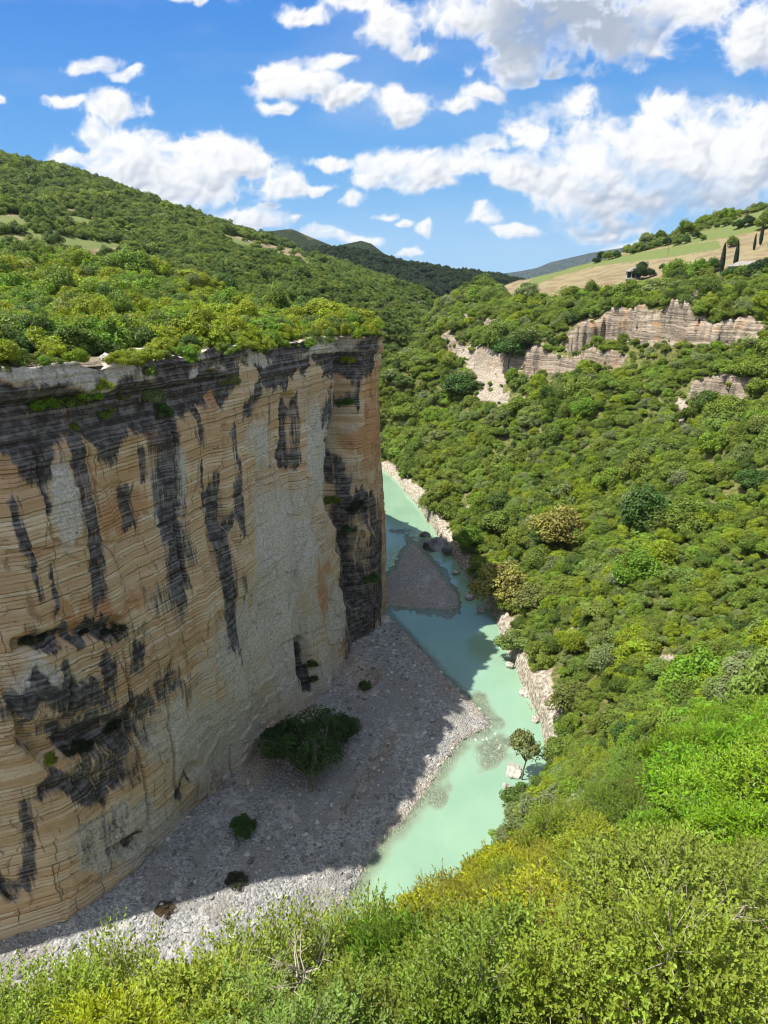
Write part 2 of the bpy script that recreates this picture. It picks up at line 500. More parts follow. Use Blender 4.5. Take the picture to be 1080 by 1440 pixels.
def mat_leaf_own():
    m, t, out = new_mat('leaves')
    leaf_shader(t, out, nd(t, 'ShaderNodeObjectInfo').outputs['Color'])
    return m


def mat_leaf_mass(name, stops):
    m, t, out = new_mat(name)
    r = nd(t, 'ShaderNodeValToRGB', {0: nd(t, 'ShaderNodeObjectInfo').outputs['Random']})
    cr = r.color_ramp
    cr.interpolation = 'LINEAR'
    while len(cr.elements) < len(stops):
        cr.elements.new(0.5)
    for e, (p, c) in zip(cr.elements, stops):
        e.position = p
        e.color = (*c, 1)
    leaf_shader(t, out, r.outputs[0])
    return m


def mat_simple(name, a, b, scale=3.0, rough=0.8, stretch=(1, 1, 1), bmp=0.5, dist=0.05):
    m, t, out = new_mat(name)
    co = nd(t, 'ShaderNodeTexCoord').outputs['Object']
    n = noise(t, vop(t, 'MULTIPLY', co, stretch), scale, 5, 0.62)
    principled(t, out, mixc(t, ramp(t, n, 0.32, 0.68), a, b), rough, bump(t, n, bmp, dist), 0.25)
    return m


M_CLIFF, M_GROUND, M_GRAVEL, M_WATER = mat_cliff(), mat_ground(), mat_gravel(), mat_water()
M_LEAF = mat_leaf_own()
YG, BG, DG, OG, GG, GB, GY = ((0.21, 0.275, 0.010), (0.135, 0.245, 0.016), (0.06, 0.12, 0.018), (0.14, 0.195, 0.026),
                              (0.18, 0.22, 0.085), (0.24, 0.225, 0.05), (0.21, 0.24, 0.06))
M_MASS_RIM = mat_leaf_mass('plateau leaves', [(0, DG), (0.12, OG), (0.35, BG), (0.6, YG), (0.95, (0.25, 0.29, 0.012)), (1, GG)])
M_MASS_SLOPE = mat_leaf_mass('slope leaves', [(0, (0.065, 0.115, 0.018)), (0.15, (0.13, 0.19, 0.022)), (0.4, (0.17, 0.22, 0.028)), (0.62, (0.165, 0.26, 0.018)), (0.78, GG), (0.88, YG), (1, (0.23, 0.285, 0.02))])
M_MASS_FAR = mat_leaf_mass('far wood leaves', [(0, (0.075, 0.13, 0.022)), (0.5, (0.13, 0.195, 0.027)), (1, (0.19, 0.25, 0.034))])
M_MASS_RIDGE_SHADED = mat_leaf_mass('cloud-shaded ridge leaves', [(0, (0.018, 0.04, 0.014)), (0.6, (0.03, 0.06, 0.017)), (1, (0.05, 0.085, 0.02))])  # leaf colour darkened to stand for cloud shadow on the ridge
M_BARK = mat_simple('bark', (0.06, 0.045, 0.03), (0.2, 0.165, 0.125), 6, 0.9, (1, 1, 0.25))
M_DRYWOOD = mat_simple('dry wood', (0.30, 0.24, 0.17), (0.52, 0.45, 0.36), 8, 0.85, (1, 1, 0.3), 0.3, 0.01)
M_BOULDER = mat_simple('boulder stone', (0.22, 0.20, 0.17), (0.56, 0.53, 0.47), 1.3, 0.9, (1, 1, 1.6), 0.9, 0.2)
M_SHADEDROCK = mat_simple('tree-shaded stone', (0.07, 0.07, 0.07), (0.26, 0.26, 0.25), 0.9, 0.75, (1, 1, 1.6), 0.9, 0.25)  # shade of the overhanging trees put into the stone colour
def mat_stones(name):
    m, t, out = new_mat(name)
    rnd = nd(t, 'ShaderNodeObjectInfo').outputs['Random']
    co = nd(t, 'ShaderNodeTexCoord').outputs['Object']
    c = mixc(t, mth(t, 'POWER', rnd, 1.4), (0.09, 0.09, 0.09), (0.52, 0.50, 0.46))
    c = mixc(t, ramp(t, noise(t, co, 2.0, 4, 0.6), 0.4, 0.7), c, mixc(t, 0.5, c, (0.3, 0.26, 0.2)))
    principled(t, out, c, 0.8)
    return m


M_STONES = mat_stones('bar stones')
M_STONES_OLD = mat_simple('bar stones', (0.25, 0.245, 0.235), (0.55, 0.52, 0.48), 0.7, 0.85)
M_WALLW = mat_simple('whitewash', (0.36, 0.34, 0.30), (0.52, 0.50, 0.46), 2.0, 0.85, (1, 1, 1), 0.2, 0.02)
M_ROOFP = mat_simple('pale roof', (0.20, 0.18, 0.155), (0.32, 0.30, 0.27), 3.0, 0.8, (1, 1, 1), 0.3, 0.03)
M_DARK = mat_simple('dark opening', (0.02, 0.02, 0.022), (0.04, 0.04, 0.045), 2.0, 0.5)

# ------------------------------------------------------------------ the land: control points in metres
BANK = [(-100, 36), (-60, 43), (-20, 52), (0, 60), (9, 70), (16, 84), (20, 91), (27, 101), (28.4, 108), (28.9, 117), (27.9, 139), (27.1, 160), (21.5, 198), (15.2, 238), (8.5, 272), (1.6, 302), (-15, 325), (-45, 345), (-120, 352)]
LAND = BANK + [(-120, 2500), (3000, 2500), (3000, -300), (-100, -300)]
B_PTS = [(x, y, 2.5) for x, y in BANK[1:-1]]
B_PTS += [(0, 0, 78.0), (-30, -5, 76), (25, 0, 79), (60, 0, 92), (0, -40, 82), (-70, -20, 78), (70, -40, 100), (0, 3, 74.6), (0, 5, 71.6), (0, 10, 66.2), (0, 15, 60.8), (0, 21, 52.5), (0, 31, 34), (0, 44, 16),
          (-5, 6, 69.8), (-10, 6, 69.8), (-5, 11, 63.2), (-8, 11.5, 61.8), (-15, 11, 59), (-8, 16, 52), (-20, 20, 40), (-30, 32, 16), (-60, 20, 30), (9, 22, 61.5), (5, 15, 64), (5, 21, 57.5), (12, 30, 54), (20, 32, 57.0), (28, 42, 54.5), (24, 20, 67), (40, 36, 68), (12, 10, 69.5),
          (14, 40, 42), (22, 62, 24), (40, 60, 42), (56, 66, 50), (100, 100, 62), (90, 40, 84), (110, 60, 85), (200, 150, 95), (200, 40, 115), (300, 300, 135)]
for u, v, Y in [(900, 1000, 85), (1000, 900, 100), (1080, 900, 96), (1080, 800, 116), (1000, 800, 124), (900, 800, 132), (800, 800, 160), (1080, 700, 146), (950, 700, 165), (800, 700, 200), (690, 700, 225),
                (1080, 600, 176), (950, 600, 205), (800, 600, 245), (680, 600, 275), (600, 600, 308), (560, 600, 330), (545, 520, 355), (600, 470, 400), (624, 430, 470), (1080, 520, 204), (950, 520, 234), (800, 520, 280), (700, 520, 312),
                (1080, 440, 236), (950, 440, 265), (800, 455, 318), (700, 445, 370), (640, 445, 405), (1080, 392, 300), (900, 390, 350), (800, 392, 405), (720, 409, 470), (690, 405, 560), (1080, 330, 380), (900, 364, 440), (800, 393, 480),
                (1080, 287, 470), (1000, 307, 520), (930, 340, 560), (860, 369, 610), (1180, 262, 470)]:
    x, y, z = PY(u, v, Y, -2.2)
    B_PTS.append((x, y, z))
B_PTS += [(300, 640, 105), (230, 760, 60), (150, 850, 60), (60, 800, 45), (70, 640, 68), (-15, 345, 4), (0, 400, 18), (-40, 420, 5), (30, 460, 42), (20, 600, 30), (500, 500, 150), (500, 900, 80), (0, 1200, 0), (300, 1300, 40)]
RB = RBF(B_PTS, c=5.0, lam=1.0)


def z_slope0(x, y):
    return RB(x, y)


AZ = np.linspace(-0.95, 0.95, 260)
LR = np.linspace(math.log(1.0), math.log(1500.0), 420)
_a, _r = np.meshgrid(AZ, np.exp(LR))
_TAB = RB(_r * np.sin(_a), _r * np.cos(_a))


def bil(x, y):
    a = np.clip((np.arctan2(x, y) - AZ[0]) / (AZ[1] - AZ[0]), 0, len(AZ) - 1.001)
    r = np.clip((np.log(np.maximum(np.hypot(x, y), 1.0)) - LR[0]) / (LR[1] - LR[0]), 0, len(LR) - 1.001)
    i, j = r.astype(int), a.astype(int)
    fi, fj = r - i, a - j
    return (_TAB[i, j] * (1 - fi) * (1 - fj) + _TAB[i + 1, j] * fi * (1 - fj) + _TAB[i, j + 1] * (1 - fi) * fj + _TAB[i + 1, j + 1] * fi * fj)


def hit(u, v, fn, lo=3.0, hi=1400.0):
    d = ray(u, v)
    t = np.exp(np.linspace(math.log(lo), math.log(hi), 3000))
    x, y, z = d[0] * t, d[1] * t, CH + d[2] * t
    h = fn(x, y)
    k = np.nonzero(z < h)[0]
    k = k[0] if len(k) else len(t) - 1
    return np.array([x[k], y[k], h[k]])


# rock bands on the right-hand slope: photo outline of each band's foot line, height in metres
BANDS = [([(775, 500), (850, 462), (930, 466), (1010, 472), (1090, 456)], 15.0), ([(655, 500), (700, 512), (760, 512), (835, 502), (895, 492)], 11.0), ([(660, 548), (705, 552), (750, 528)], 5.0),
         ([(930, 556), (1000, 544), (1060, 530), (1100, 526)], 4.5), ([(612, 448), (660, 452), (720, 462), (790, 462)], 3.5), ([(590, 482), (640, 492), (680, 500)], 3.0), ([(830, 440), (900, 442), (990, 440), (1090, 424)], 4.0)]
BAND_XY = []
for pl, hgt in BANDS:
    BAND_XY.append((np.array([hit(u, v, bil)[:2] for u, v in pl])[::-1], hgt))


def z_B(x, y, detail=True, want_rock=False):
    x, y = np.asarray(x, float), np.asarray(y, float)
    r = np.hypot(x, y)
    z = bil(x, y)
    far = smooth(r, 8, 90)
    z = z + far * (1 - 0.65 * smooth(z, 78, 88)) * (2.6 * fbm(x / 34, y / 34, 0, 3, 3) + 0.9 * fbm(x / 9, y / 9, 0, 3, 5)) + (1 - far) * 0.35 * fbm(x / 3, y / 3, 0, 3, 6)
    rock = np.zeros(np.shape(x))
    jx, jy = 2.6 * fbm(x / 11, y / 11, 0, 4, 21), 2.6 * fbm(x / 11, y / 11, 0, 4, 22)
    for pl, hgt in BAND_XY:
        m = (x > pl[:, 0].min() - 40) & (x < pl[:, 0].max() + 40) & (y > pl[:, 1].min() - 40) & (y < pl[:, 1].max() + 40)
        if not m.any():
            continue
        xm, ym = x[m] + jx[m], y[m] + jy[m]
        d, s = poly_dist(xm, ym, pl)
        # end taper
        e = np.minimum(np.hypot(xm - pl[0, 0], ym - pl[0, 1]), np.hypot(xm - pl[-1, 0], ym - pl[-1, 1]))
        sd = -d * s
        h = hgt * smooth(e, 0, 14) * np.clip(0.8 + 0.65 * fbm(xm / 13, ym / 13, 0, 3, 31), 0.4, 1.3)
        # two steps make a ledge half way up
        st = 0.5 * h * (np.where(sd > 0, np.exp(-sd / 13) , -np.exp(sd / 13)))
        stp = np.clip(sd / 0.9, -1, 1)
        z[m] += np.where(np.abs(sd) < 0.9, 0.5 * h * stp * np.exp(-0.9 / 13), st)
        rock[m] = np.maximum(rock[m], smooth(h, 1, 4) * (1 - smooth(np.abs(sd), 1.2, 4.0)))
    # river bed and the pale bank
    land = in_poly(x, y, LAND)
    d, _ = poly_dist(x + 0.35 * jx, y + 0.35 * jy, BANK)
    sd = np.where(land, d, -d)
    bank = smooth(sd, -0.5, 0.3) * (1 - smooth(sd + 1.4 * fbm(x / 5, y / 5, 0, 3, 41), 2.2, 5.5)) * smooth(y, 70, 95)
    zl = np.maximum(z, 0.4 + np.minimum(sd, 4) * 0.6) * smooth(sd, -0.3, 1.6) + (1 - smooth(sd, -0.3, 1.6)) * -1.4
    z = np.where(sd > 1.6, np.maximum(z, 2.6), zl)
    z = np.where(sd < -0.3, -1.4, z)
    if want_rock:
        return z, rock, bank, sd
    return z


# field and clearing outlines (photo outline, laid on the ground where they are)
FIELD_R = [(690, 396), (760, 372), (850, 352), (890, 357), (940, 345), (1000, 320), (1090, 290), (1090, 368), (1040, 374), (985, 386), (905, 392), (850, 402), (760, 412), (690, 412)]
GREEN_R = [(735, 402), (760, 383), (860, 362), (950, 346), (1010, 338), (1015, 350), (940, 362), (840, 374), (770, 392), (745, 408)]
GREEN_R2 = [(900, 350), (990, 318), (1090, 275), (1090, 320), (1000, 338), (930, 348)]
SCARS = [(705, 562, 40, 18), (688, 520, 32, 36), (650, 500, 14, 12), (640, 520, 8, 8), (760, 540, 30, 8), (955, 580, 14, 22), (1040, 570, 46, 12), (935, 930, 26, 10), (925, 1035, 10, 14), (1085, 520, 20, 10), (620, 790, 10, 8), (660, 722, 8, 14), (700, 690, 12, 6), (900, 610, 6, 6), (805, 890, 8, 10), (970, 605, 24, 8)]


def build_right():
    ncol, nrow = 860, 700
    az = np.linspace(-0.66, 0.66, ncol)
    rf = np.exp(np.linspace(math.log(1.2), math.log(1500), 1900))
    A, R = np.meshgrid(az, rf)
    X, Y = R * np.sin(A), R * np.cos(A)
    Z = z_B(X, Y)
    X2, Y2, Z2 = (np.empty((nrow, ncol)) for _ in range(3))
    for j in range(ncol):
        dz, dr = np.diff(Z[:, j]), np.diff(rf)
        c = np.r_[0, np.cumsum(np.hypot(dz, dr) / (rf[1:] + 4))]
        s = np.interp(np.linspace(0, c[-1], nrow), c, np.arange(len(rf)))
        rr = np.interp(s, np.arange(len(rf)), rf)
        X2[:, j], Y2[:, j] = rr * math.sin(az[j]), rr * math.cos(az[j])
        Z2[:, j] = np.interp(rr, rf, Z[:, j])
    _, rock, bank, sd = z_B(X2, Y2, want_rock=True)
    # strata ledges on the rock faces: push along the fall line
    e, mk = 1.5, rock > 0.02
    gx, gy = np.zeros(X2.shape), np.zeros(X2.shape)
    xm, ym = X2[mk], Y2[mk]
    gx[mk] = (z_B(xm + e, ym) - z_B(xm - e, ym)) / (2 * e)
    gy[mk] = (z_B(xm, ym + e) - z_B(xm, ym - e)) / (2 * e)
    g = np.hypot(gx, gy) + 1e-6
    steep = smooth(g, 0.9, 1.6)
    rk = np.maximum(rock, 0.0)
    zz = Z2 + 1.3 * fbm(X2 / 25, Y2 / 25, 0, 3, 53)
    saw = lambda a: (a - np.floor(a)) ** 1.6
    led = 1.5 * saw(zz / 2.9) + 0.7 * saw(zz / 1.1 + 0.3) - 0.9 + 0.8 * vnoise(X2 / 4.5, Y2 / 4.5, Z2 / 7, 51) + 0.5 * vnoise(X2 / 2, Y2 / 2, Z2 / 1.2, 52)
    amp = 0.85 * rk * steep
    X2 -= gx / g * led * amp
    Y2 -= gy / g * led * amp
    rough = smooth(bank, 0.2, 0.8)
    Z2 += rough * 0.7 * np.maximum(0, fbm(X2 / 1.6, Y2 / 1.6, 0, 4, 61))
    u, v, dep = proj(X2, Y2, Z2)
    far = (Y2 > 200)
    field = in_poly(u, v, FIELD_R) & far & (Z2 > 70)
    green = (in_poly(u, v, GREEN_R) | in_poly(u, v, GREEN_R2)) & field
    scar = np.zeros(np.shape(u))
    for cu, cv, ru, rv in SCARS:
        scar = np.maximum(scar, 1 - smooth(np.hypot((u - cu) / ru, (v - cv) / rv) + 0.5 * fbm(X2 / 5, Y2 / 5, 0, 3, 71), 0.7, 1.15))
    rockall = np.maximum.reduce([rk, bank, scar])
    V = np.stack([X2.ravel(), Y2.ravel(), Z2.ravel()], 1)
    F = grid_faces(nrow, ncol)
    me = mesh_from('canyon_slope', V, F, [M_GROUND], True, {
        'rock': ('POINT', rockall.ravel()), 'bank': ('POINT', np.maximum(bank, 0.55 * scar).ravel()), 'field': ('POINT', field.astype(float).ravel()), 'green': ('POINT', green.astype(float).ravel())})
    struct('canyon_slope', me, 'wooded right side of the canyon with rock bands and fields above')


# ------------------------------------------------------------------ the great wall on the left: p (outwards) over q (along) and z
UQ, UP = np.array([0.37, 0.93]), np.array([0.93, -0.37])


def to_xy(q, p):
    k = 0.37 ** 2 + 0.93 ** 2
    return (0.37 * q + 0.93 * p) / k, (0.93 * q - 0.37 * p) / k


def to_qp(x, y):
    return 0.37 * x + 0.93 * y, 0.93 * x - 0.37 * y


RIM_Q = [0, 17.6, 32, 43, 52.4, 63.4, 79.3, 96, 113.4, 122, 125.5, 128.5, 132, 135, 137, 147.3, 157, 173, 192.5, 217.7, 264, 313.5, 370, 419.6, 492, 602, 781, 1357]
RIM_P = [-124, -101, -86.5, -74.0, -63.2, -61.9, -61.3, -60.6, -60.0, -60.0, -61.5, -64.5, -64.5, -60.6, -59.2, -58.6, -64, -74, -98, -129.7, -148, -146, -138.7, -136.8, -144, -164, -203, -378]
BAS_Q = [0, 17.6, 31.7, 43.7, 49.3, 59.4, 72.1, 91.4, 111.3, 131.6, 148.7, 158, 172, 192, 217]
BAS_P = [-116, -92, -77.3, -68.3, -62.9, -59.7, -59.4, -58.2, -58.3, -59.2, -60.6, -64.3, -70.6, -92, -124]
RIM_Z = ([0, 52.4, 63.4, 79.3, 113.4, 127.1, 147.3, 173, 192, 217, 264, 313, 370, 420, 492, 602, 781, 1357], [72.8, 72.3, 71.4, 70.8, 70.2, 69.9, 70.1, 69, 67, 64, 44, 30, 20, 22, 26, 36, 45, 30])


def rim_p(q):
    return np.interp(q, RIM_Q, RIM_P)


def rim_z(q):
    return np.interp(q, *RIM_Z)


A_PTS = []
for q in [0, 17.6, 35, 52.4, 63.4, 79.3, 96, 113.4, 127, 147.3, 160, 173, 192.5, 217.7]:
    x, y = to_xy(q, rim_p(q))
    A_PTS.append((x, y, rim_z(q)))
    x, y = to_xy(q, rim_p(q) - 12)
    A_PTS.append((x, y, rim_z(q) + 0.6))
for q in [264, 313.5, 370, 419.6, 492, 602, 781, 1100]:
    x, y = to_xy(q, rim_p(q))
    A_PTS.append((x, y, rim_z(q)))
for u, v, Y in [(0, 450, 112), (0, 400, 170), (0, 345, 290), (0, 300, 380), (0, 217, 800), (0, 250, 550), (80, 228, 830), (150, 262, 900), (150, 310, 480), (150, 400, 190), (300, 450, 152), (300, 400, 240), (300, 340, 480), (260, 305, 950),
                (340, 328, 1000), (430, 400, 330), (430, 362, 550), (500, 400, 480), (560, 432, 500), (600, 445, 520), (555, 495, 430), (582, 482, 460), (560, 470, 450), (540, 388, 690), (600, 402, 650), (625, 430, 640), (470, 372, 620), (-150, 190, 800), (-150, 330, 300), (-150, 430, 130), (400, 338, 900)]:
    A_PTS.append(PY(u, v, Y, -2.5 if Y < 500 else -6.5))
A_PTS += [(-300, 1300, 110), (-100, 1300, 95), (60, 1000, 60), (0, 900, 82), (-600, 900, 250), (-900, 600, 260), (-500, 300, 170), (-300, 100, 120), (-150, 60, 82), (200, 1300, 40), (-900, 1400, 220)]
RA = RBF(A_PTS, c=5.0, lam=0.5)


def z_A(x, y):
    q, p = to_qp(x, y)
    t = np.maximum(rim_p(q) - p, 0)
    z = RA(x, y)
    k = smooth(t, 3, 30)
    z = z + k * (1.6 * fbm(x / 30, y / 30, 0, 3, 81) + 0.5 * fbm(x / 7, y / 7, 0, 3, 82)) + smooth(t, 100, 400) * 7 * fbm(x / 140, y / 140, 0, 3, 83)
    z = z + (1 - smooth(t, 0, 4)) * -0.5
    return z


CLEAR_A = [[(-20, 332), (30, 328), (110, 336), (180, 346), (172, 374), (100, 374), (40, 376), (-20, 374)], [(300, 328), (345, 334), (420, 350), (455, 366), (440, 384), (395, 366), (330, 350)], [(-20, 298), (50, 304), (40, 322), (-20, 320)], [(85, 290), (140, 302), (135, 322), (90, 312)]]


FAR_ROCKS = [(538, 437, 12, 8), (582, 425, 18, 6), (620, 422, 14, 10), (548, 428, 8, 6), (596, 440, 8, 4)]


def build_left():
    qs = np.r_[np.linspace(0, 176, 353)[:-1], np.exp(np.linspace(math.log(176), math.log(1357), 330))]
    ts = np.r_[0.0, np.exp(np.linspace(math.log(0.6), math.log(1300), 330))]
    Q, T = np.meshgrid(qs, ts)
    X, Y = to_xy(Q, rim_p(Q) - T)
    Z = z_A(X, Y)
    u, v, dep = proj(X, Y, Z)
    field = np.zeros(np.shape(u), bool)
    for pl in CLEAR_A:
        field |= in_poly(u, v, pl)
    field &= Y > 150
    # rock bands of the far gorge side
    rock = np.zeros(np.shape(u))
    for cu, cv, ru, rv in FAR_ROCKS:
        rock = np.maximum(rock, (1 - smooth(np.hypot((u - cu) / ru, (v - cv) / rv), 0.7, 1.1)) * (Y > 350))
    strip = (1 - smooth(T + 1.5 * fbm(X / 4, Y / 4, 0, 3, 91), 2.0, 5.0)) * (Y < 240)
    me = mesh_from('plateau', np.stack([X.ravel(), Y.ravel(), Z.ravel()], 1), grid_faces(len(ts), len(qs))[:, ::-1], [M_GROUND], True, {
        'rock': ('POINT', np.maximum(rock, strip * 0.6).ravel()), 'bank': ('POINT', (0 * rock).ravel()), 'field': ('POINT', np.maximum(field, strip).astype(float).ravel()), 'green': ('POINT', (smooth(fbm(X / 55, Y / 75, 0, 4, 623), 0.0, 0.22) * (T > 110)).ravel())})
    struct('plateau_hillside', me, 'wooded plateau and hillside above the canyon wall')


def pxmask(u, v, pl, w, jit=0.0):
    """soft mask round a photo polyline; w half width in photo pixels"""
    d, _ = poly_dist(u, v, pl)
    return 1 - smooth(d + jit, 0.1 * w, 1.55 * w)


DARK_STREAKS = [([(38, 590), (52, 650), (66, 700)], 11), ([(100, 600), (118, 680), (132, 760), (130, 850)], 15), ([(8, 690), (25, 760), (46, 840)], 9), ([(228, 575), (232, 660), (240, 720)], 24), ([(240, 700), (252, 770), (246, 830)], 22),
                ([(278, 530), (282, 610)], 6), ([(284, 640), (292, 700)], 5), ([(303, 690), (312, 760), (320, 840), (325, 920)], 16), ([(322, 610), (331, 660), (328, 740)], 8), ([(410, 560), (412, 650)], 9), ([(482, 560), (478, 640), (498, 700), (492, 780), (500, 850), (506, 910)], 15),
                ([(514, 700), (522, 760), (515, 860)], 13), ([(418, 905), (424, 965)], 8), ([(470, 520), (462, 600)], 6), ([(500, 800), (512, 880)], 18), ([(360, 540), (352, 585)], 9), ([(180, 690), (182, 740)], 10), ([(196, 640), (200, 690)], 5), ([(150, 590), (160, 640)], 6),
                ([(40, 905), (150, 880)], 15), ([(30, 1120), (44, 1250)], 12), ([(0, 1240), (25, 1250)], 12), ([(180, 1195), (190, 1180)], 8), ([(250, 1130), (262, 1090)], 8), ([(90, 990), (90, 930)], 9), ([(150, 960), (152, 920)], 12), ([(190, 950), (192, 910)], 9), ([(75, 860), (70, 800)], 6), ([(520, 480), (505, 560)], 6)]
DARK_AREAS = [(90, 985, 130, 34, 0.77), (130, 1035, 110, 34, 0.87), (40, 975, 40, 30, 0.85), (180, 1000, 60, 30, 0.75), (110, 1105, 110, 24, 0.77), (150, 1080, 70, 40, 0.65), (110, 890, 100, 16, 0.85), (240, 960, 50, 40, 0.55), (40, 1180, 16, 90, 0.70), (20, 1240, 26, 18, 0.75), (300, 1120, 60, 40, 0.40), (230, 840, 40, 40, 0.50), (500, 880, 24, 60, 0.75), (150, 1180, 60, 60, 0.45)]
GREY_AREAS = [(400, 800, 60, 150), (360, 930, 90, 90), (300, 1040, 110, 80), (450, 640, 26, 90), (240, 690, 28, 90), (60, 960, 60, 40), (470, 860, 30, 60), (200, 1180, 130, 60), (90, 690, 20, 80), (380, 620, 26, 40), (440, 950, 60, 60)]
WARM_AREAS = [(528, 600, 12, 130), (530, 730, 10, 50), (120, 860, 100, 20), (230, 620, 30, 20), (60, 900, 60, 14), (450, 830, 14, 40), (170, 720, 40, 40), (270, 560, 60, 20), (515, 620, 14, 30)]


def build_wall():
    qs = np.r_[np.linspace(0, 38, 60)[:-1], np.linspace(38, 152, 700)[:-1], np.linspace(152, 176, 130)[:-1], np.linspace(176, 225, 60)]
    nz = 430
    hs = np.linspace(0, 1, nz)
    zr = rim_z(qs) + 0.8 * fbm(qs / 5, 0 * qs + 3.3, 0, 4, 101) + 0.5 * np.round(1.5 * vnoise(qs / 6.5, 0 * qs + 8.1, 0, 102)) / 1.5
    zb = -1.6
    Q, H = np.meshgrid(qs, hs)
    Zr = np.broadcast_to(zr, Q.shape)
    Z = zb + H * (Zr - zb)
    pb, pt = np.interp(qs, BAS_Q, BAS_P), rim_p(qs)
    k = np.array([1., 4, 6, 4, 1]) / 16
    P = pb[None] * (1 - H) + pt[None] * H
    # baseline positions in the photo, for the layout of stains and clefts
    x0, y0 = to_xy(Q, P)
    u, v, _ = proj(x0, y0, Z)
    below = Zr - Z
    D = 1.1 * fbm(Q / 24, Z / 24, 0, 2, 111) * smooth(below, 0, 14)
    D += 1.15 * fbm(Q / 5.5, Z / 55, 0, 4, 112) * smooth(below, 2, 16) * (0.28 + 0.8 * smooth(u, 200, 420))
    D -= 0.9 * smooth(np.abs(vnoise(Q / 6.5, Z / 70, 0, 135)), 0.10, 0.0) * smooth(below, 4, 12) * smooth(vnoise(Q / 20, Z / 15, 0, 136), -0.2, 0.4)
    D += 0.16 * fbm(Q / 1.6, Z / 9, 0, 3, 113)
    zz = Z + 0.22 * fbm(Q / 34, Z / 30, 0, 2, 114)
    def bed_off(h, seed, sd_):
        k_ = np.floor(zz / h + seed)
        return vnoise(Q / 14 + k_ * 7.31, k_ * 3.7, 0, sd_)
    led = bed_off(1.5, 0.37, 115) * 0.8 + bed_off(0.5, 7.1, 116) * 0.35 + vnoise(Q / 6, zz / 0.28, 0, 117) * 0.25
    topb = 1 - smooth(below, 7, 13)
    lowl = smooth(v, 850, 900) * (1 - smooth(u, 170, 300))
    amp = 0.075 + 0.5 * topb + 0.2 * lowl + 0.12 * smooth(fbm(Q / 15, Z / 12, 0, 2, 118), 0.1, 0.8)
    D += led * amp
    slab = np.floor(2.2 * (0.5 + 0.5 * fbm(Q / 10, Z / 7, 0, 4, 133, 0.55))) / 2.2
    D += 0.6 * slab * smooth(below, 8, 16)
    # overhanging cap bed and the recess below it
    capn = 0.6 + 0.8 * vnoise(Q / 7, 0 * Q, 0, 119)
    D += (1 - smooth(below, 2.6 + 0.5 * vnoise(Q / 9, 0 * Q, 0, 120), 3.3)) * capn * smooth(150 - Q, 0, 40)
    D -= smooth(below, 3.0, 4.2) * (1 - smooth(below, 7.0, 9.5)) * 1.5 * smooth(100 - Q, 0, 20)
    D += smooth(below, 0.5, 1.2) * (1 - smooth(below, 1.2, 3.0)) * 0.3 * vnoise(Q / 2.2, Z / 1.2, 0, 129)
    jit = 9 * fbm(Q / 4, Z / 4, 0, 3, 121)
    for pl, w, dp in [([(492, 470), (490, 560), (480, 640), (474, 700), (492, 760), (500, 840)], 13, 3.8), ([(410, 560), (413, 655)], 7, 1.6), ([(420, 905), (425, 968)], 7, 1.8), ([(316, 600), (312, 690), (318, 740)], 4, 0.7),
                      ([(455, 700), (430, 770), (415, 830), (400, 860)], 3, 0.8), ([(180, 762), (300, 712), (400, 668), (430, 655)], 2.4, 0.5), ([(0, 775), (180, 762)], 2, 0.35), ([(176, 700), (184, 705)], 18, 0.8), ([(20, 905), (160, 882)], 13, 1.6),
                      ([(40, 1040), (200, 1020)], 22, 1.3), ([(0, 1240), (22, 1252)], 14, 2.0), ([(176, 1196), (196, 1182)], 9, 1.5), ([(505, 690), (510, 730)], 12, 1.2), ([(60, 1110), (160, 1095)], 12, 0.9), ([(258, 1112), (268, 1080)], 8, 0.9), ([(470, 600), (466, 680)], 4, 0.6)]:
        D -= dp * pxmask(u, v, pl, w, jit * w / 22)
    # bulging lower right foot
    D += 0.9 * (1 - smooth(np.hypot((u - 380) / 140, (v - 960) / 120), 0.3, 1.1))
    P = P + D
    dark = np.zeros(Q.shape)
    uj = u + 9 * fbm(Q / 5, Z / 22, 0, 5, 122, 0.6) + 5 * fbm(Q / 1.2, Z / 30, 0, 3, 126)
    vj = v + 22 * fbm(Q / 1.6, Z / 14, 0, 4, 127, 0.55)
    for pl, w in DARK_STREAKS:
        dark = np.maximum(dark, pxmask(uj, vj, pl, w) * 0.8)  # streaks lying in carved clefts and hollows paint their shade
    for cu, cv, ru, rv, k_ in DARK_AREAS:
        dark = np.maximum(dark, k_ * (1 - smooth(np.hypot((uj - cu) / ru, (vj - cv) / rv), 0.3, 1.3)))
    depth_band = 5.5 + 5.0 * (1 - smooth(u, 240, 330)) + 3.0 * fbm(Q / 5, 0 * Q, 0, 3, 123) + 2.5 * np.maximum(0, vnoise(Q / 2.0, 0 * Q, 0, 124))
    band = (1 - smooth(below, depth_band * 0.8, depth_band * 1.1)) * 0.82 * (1 - 0.75 * smooth(Q, 143, 147))
    cap_pale = (1 - smooth(below, 2.6, 3.4)) * smooth(fbm(Q / 7, below / 5, 0, 3, 134), -0.25, 0.35)
    band = band * (1 - 0.62 * cap_pale)
    grey_cap = cap_pale
    dark = np.maximum(dark, band)
    # smaller streaks hang from the dark band and from ledges
    hang = smooth(vnoise(Q / 1.3, Z / 70, 0, 125), 0.25, 0.75) * (1 - smooth(below, 6, 46)) * (0.3 + 0.35 * smooth(vnoise(Q / 9, Z / 20, 0, 137), -0.3, 0.5))
    dark = np.maximum(dark, hang)
    grey = np.zeros(Q.shape) + 0.12 + 0.26 * smooth(u, 250, 400) * (1 - smooth(u, 500, 520)) + 0.34 * smooth(v, 900, 1050) * smooth(u, 130, 260)
